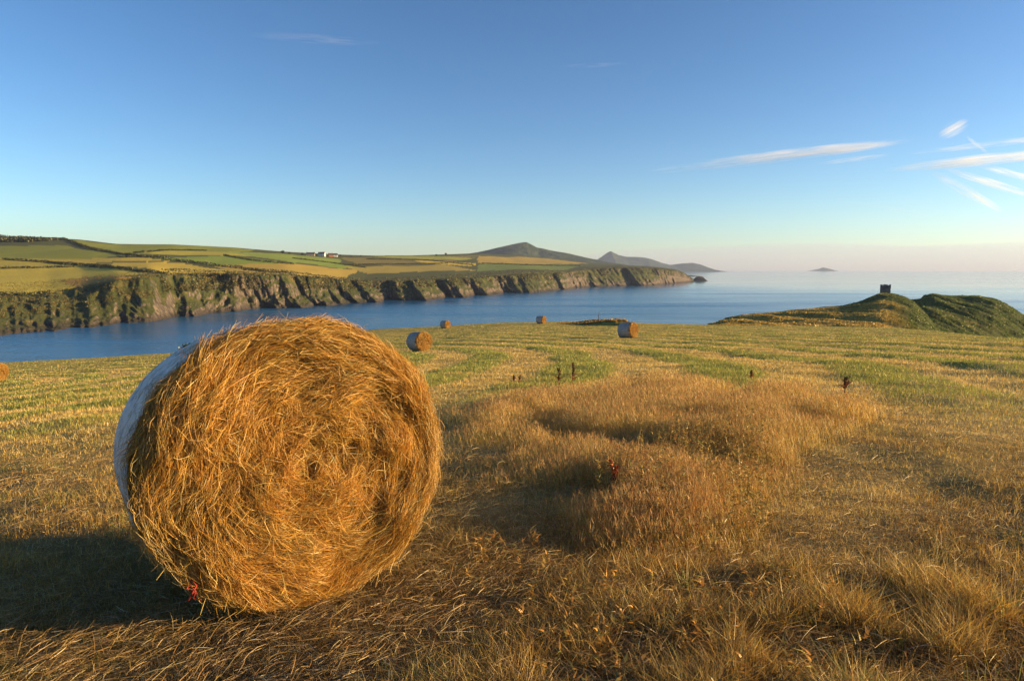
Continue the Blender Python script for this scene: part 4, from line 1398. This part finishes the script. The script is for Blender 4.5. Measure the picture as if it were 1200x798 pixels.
    da = rng.normal(0, .09, n4); dy_ = rng.normal(0, .035, n4)
    b0 = np.stack([np.cos(aa + da) * ax * 1.03, np.clip(yy + dy_, .02, L), az + np.sin(aa + da) * az * 1.03], 1)
    ok_ = a0[:, 2] > .06; a0, b0, aa = a0[ok_], b0[ok_], aa[ok_]; n4 = len(a0)
    parts.append(strands(a0, b0, rng.uniform(.0012, .0026, n4) * swidth, rng.normal(size=(n4, 3)) * .005, palette(n4, [(0.50, 0.36, 0.14), (0.36, 0.24, 0.08)], [1, .6])))
    n3 = nstr // 130
    u = rng.normal(size=n3) * ax * .5; v = rng.normal(size=n3) * az * .5
    ok_ = np.hypot(u / ax, v / az) < .98; u, v = u[ok_], v[ok_]; n3 = len(u)
    a0 = np.stack([u, hf(u, v), az + v], 1)
    dd = rng.normal(size=(n3, 3)); dd[:, 1] = -np.abs(dd[:, 1]) * .55; dd[:, 2] -= .35
    dd *= (rng.uniform(.05, .15, n3) / np.linalg.norm(dd, axis=1))[:, None]
    parts.append(strands(a0, a0 + dd, rng.uniform(.0016, .003, n3) * swidth, rng.normal(size=(n3, 3)) * .012, palette(n3, [(0.55, 0.36, 0.10), (0.62, 0.48, 0.22)], [1, .6])))
    V, fv_, fn_, tt_ = merge(parts)
    o = new_mesh("loose_straw", V, fv_, fn_, STRAW, t, smooth=False, colour=tt_)
    o["kind"] = "stuff"
    return t


def place_bale(t, x, y, z, az, slope):
    """axis towards azimuth az (clockwise from +Y), tipped by slope (up is positive)"""
    a = Vector((math.sin(az) * math.cos(slope), math.cos(az) * math.cos(slope), math.sin(slope)))
    r_ = Vector((math.cos(az), -math.sin(az), 0))
    u_ = r_.cross(a)
    M = Matrix((r_, a, u_)).transposed().to_4x4()
    M.translation = Vector((x, y, z))
    t.matrix_world = M


big = make_bale(1.385, 1.285, 1.12, 200, 170000, "large round hay bale in the foreground with white net wrap, frayed straw end facing")
place_bale(big, -0.894, 2.88, EYE - 1.512, -0.584, -0.125)
# scrap of red twine caught in the straw at the lower left rim
mb = MB()
RED = flat_material("red_twine", (0.24, 0.025, 0.018), (0.34, 0.05, 0.03), 30, .7, .1, .002)
pts = [(-.50 + .02 * math.sin(k * 2.1), -.05 - .012 * math.cos(k * 1.7), .215 + .012 * k * math.sin(k * 1.3) * .5) for k in range(9)]
mb.tube(pts, .0035, 6)
mb.tube([(-.51, -.06, .24), (-.49, -.075, .21), (-.50, -.06, .18), (-.47, -.07, .17)], .003, 6)
mb.build("twine_scrap", RED, big, True)

small = make_bale(1.36, 1.30, 1.2, 230, 14000, "round hay bale in mid field, nearest beyond the big one", swidth=2.6)
SPOTS = [(498, 410.8, -0.72, "round hay bale in mid field, nearest beyond the big one"),
         (744, 395.3, -0.80, "round hay bale in the right half of the field, below the bank"),
         (638, 379.6, -0.95, "small far hay bale beside the bank on the cliff edge"),
         (525, 384.6, -0.85, "smallest far hay bale near the water above the mid field bale"),
         (-2, 447.0, -0.95, "hay bale half cut off by the left side of the photo")]
for i, (px, py, az_, lab) in enumerate(SPOTS):
    t = small if i == 0 else copy_tree(small)
    t["label"] = lab
    x, y, z = at_field(px, py)
    x2, y2 = x + math.sin(az_) * 1.2, y + math.cos(az_) * 1.2
    sl = math.atan2(float(field_z(x2, y2) - field_z(x, y)), 1.2)
    place_bale(t, x, y, z - .03, az_, sl)

# ------------------------------------------------------------------ clouds: thin streaks of ice high beyond the air box
def cloud_material(name, Lx, Wy, Hz, bend, dens, seed):
    m = Mat(name)
    tc = m.node("ShaderNodeTexCoord").outputs["Object"]
    s = m.node("ShaderNodeSeparateXYZ"); m.l.new(tc, s.inputs[0])
    xn = m.math('DIVIDE', s.outputs[0], Lx)
    zz = m.math('SUBTRACT', s.outputs[2], m.math('MULTIPLY', m.math('MULTIPLY', xn, xn), bend))
    zn = m.math('DIVIDE', zz, Hz); yn = m.math('DIVIDE', s.outputs[1], Wy)
    sq = lambda v: m.math('MULTIPLY', v, v)
    r2 = m.math('ADD', m.math('ADD', sq(xn), sq(zn)), sq(yn))
    fall = m.math('MAXIMUM', m.math('SUBTRACT', 1.0, r2), 0.0)
    off = m.node("ShaderNodeVectorMath", operation='ADD'); m.l.new(tc, off.inputs[0]); off.inputs[1].default_value = (seed * 3100, seed * 910, 0)
    n = m.noise(off.outputs[0], 1 / (Hz * .9), 5, .62, (.16, .06, 1))
    n2 = m.noise(off.outputs[0], 1 / (Hz * 6), 3, .5, (.3, .15, 1))
    n3 = m.noise(off.outputs[0], 1 / (Hz * .28), 4, .65, (.07, .06, 1))
    n = m.math('ADD', m.math('MULTIPLY', n, .55), m.math('MULTIPLY', n3, .45))
    d = m.math('MULTIPLY', m.math('MULTIPLY', m.ramp(n, [(0.42, 0.0), (0.64, 1.6)]), m.ramp(n2, [(0.32, 0.1), (0.6, 1.0)])), fall)
    v = m.node("ShaderNodeVolumePrincipled")
    v.inputs["Color"].default_value = (0.92, 0.96, 1.0, 1)
    v.inputs["Anisotropy"].default_value = 0.3
    m.l.new(m.math('MULTIPLY', d, dens * 0.34), v.inputs["Density"])
    m.l.new(v.outputs[0], m.out.inputs["Volume"])
    m.m.cycles.volume_step_rate = 0.25
    return m.m


CLOUD_D = 17000.0


def cloud(p0, p1, thick, dens, label, bend=0.0, seed=1, puff=5.0):
    """a streak between two sight lines at CLOUD_D; thick in metres"""
    def pt(p):
        rx, rz = ray(*p); return Vector((float(rx) * CLOUD_D, CLOUD_D, EYE + float(rz) * CLOUD_D))
    a, b = pt(p0), pt(p1)
    c = (a + b) / 2; d = b - a
    Lx = d.length / 2; Hz = thick / 2; Wy = Hz * puff
    mat = cloud_material("cirrus_ice", Lx, Wy, Hz, bend, dens, seed)
    nu, nv = 40, 12
    G = []
    for i in range(nu + 1):
        xn = -math.cos(math.pi * i / nu)
        rr_ = math.sqrt(max(0, 1 - xn * xn)) + .002
        for k in range(nv):
            t = 2 * math.pi * k / nv
            G.append((xn * Lx, math.cos(t) * rr_ * Wy * 1.03, math.sin(t) * rr_ * Hz * 1.03 + bend * xn * xn))
    fv_, fn_ = grid_faces(nu + 1, nv, wrap=True)
    fl = [*range(nv)][::-1] + [nu * nv + k for k in range(nv)]
    fv_ = np.concatenate([fv_, fl]); fn_ = np.concatenate([fn_, [nv, nv]])
    o = new_mesh("cirrus_cloud", np.array(G), fv_, fn_, mat)
    xd = d.normalized(); yd = (c - Vector((0, 0, EYE))).normalized(); zd = xd.cross(yd).normalized(); yd = zd.cross(xd)
    M = Matrix((xd, yd, zd)).transposed().to_4x4(); M.translation = c
    o.matrix_world = M
    return tag(o, label, "cloud", "thin cirrus streaks and trails over the sea")


CL = [
    ((750, 203), (1075, 164), 330, .0034, "longest thin cloud streak, rising to the right over the sea", 0),
    ((840, 191), (1070, 164), 260, .0030, "bright right half of the longest cloud streak", 0),
    ((950, 193), (1050, 181), 150, .002, "faint short streak under the longest cloud streak", 0),
    ((1101, 160), (1134, 143), 400, .0062, "small round white puff above the cloud streaks", 1.6),
    ((1060, 181), (1290, 154), 200, .0034, "upper narrow streak running to the right side of the picture", 0),
    ((1035, 200), (1300, 172), 330, .0038, "broad bright streak running to the right side, below the narrow one", 0),
    ((1085, 197), (1175, 248), 280, .005, "curling trail dropping away to the right, steepest of three", 0),
    ((1105, 197), (1225, 235), 230, .0044, "middle of three trails fanning down from the bright streak", 0),
    ((1140, 192), (1270, 226), 220, .0044, "uppermost of three trails fanning down from the bright streak", 0),
    ((1131, 159), (1160, 182), 110, .006, "very short slanting stub crossing the narrow streak", 0),
    ((985, 235), (1110, 254), 120, .0012, "faint low streak above the hazy horizon", 0),
    ((280, 40), (455, 52), 260, .0004, "faint wisp high in the blue at upper left", 0),
    ((650, 79), (745, 75), 140, .0006, "faint short wisp high in the middle of the sky", 0),
]
for i, (a, b, th_c, dn, lab, bd) in enumerate(CL):
    cloud(a, b, th_c, dn, lab, 0.0, i + 1, bd or 5.0)

# low bank of sea fog lying on the horizon, beyond the air box
m = Mat("fog_bank")
v = m.node("ShaderNodeVolumePrincipled")
v.inputs["Color"].default_value = (0.60, 0.68, 0.96, 1)
v.inputs["Density"].default_value = 1.1e-4
v.inputs["Anisotropy"].default_value = 0.0
m.l.new(v.outputs[0], m.out.inputs["Volume"])
G = []
for i, xx in enumerate(np.linspace(-1500, 30000, 64)):
    g = sstep(-1500, 4500, xx)
    for k in range(24):
        t = 2 * math.pi * k / 24
        G.append((xx, 17200 + math.cos(t) * 4400 * (.15 + .85 * g), -60 + math.sin(t) * (640 + .008 * xx) * (.25 + .75 * g) * (1 + .06 * math.sin(xx * .0011))))
fv, fn = grid_faces(64, 24, wrap=True)
fl = [*range(24)][::-1] + [63 * 24 + k for k in range(24)]
tag(new_mesh("fog_bank", np.array(G), np.concatenate([fv, fl]), np.concatenate([fn, [24, 24]]), m.m), "pale lilac bank of haze lying low along the sea horizon", "fog", kind="stuff")

# ------------------------------------------------------------------ the air
m = Mat("haze_air")
v = m.node("ShaderNodeVolumePrincipled")
v.inputs["Color"].default_value = (0.56, 0.68, 0.95, 1)
v.inputs["Density"].default_value = 5e-5
v.inputs["Anisotropy"].default_value = 0.2
m.l.new(v.outputs[0], m.out.inputs["Volume"])
mb = MB(); S = 12000.0; ZB, ZT = -7.0, 420.0
mb.box((0, 0, (ZB + ZT) / 2), (2 * S, 2 * S, ZT - ZB))
tag(mb.build("haze", m.m), kind="stuff")
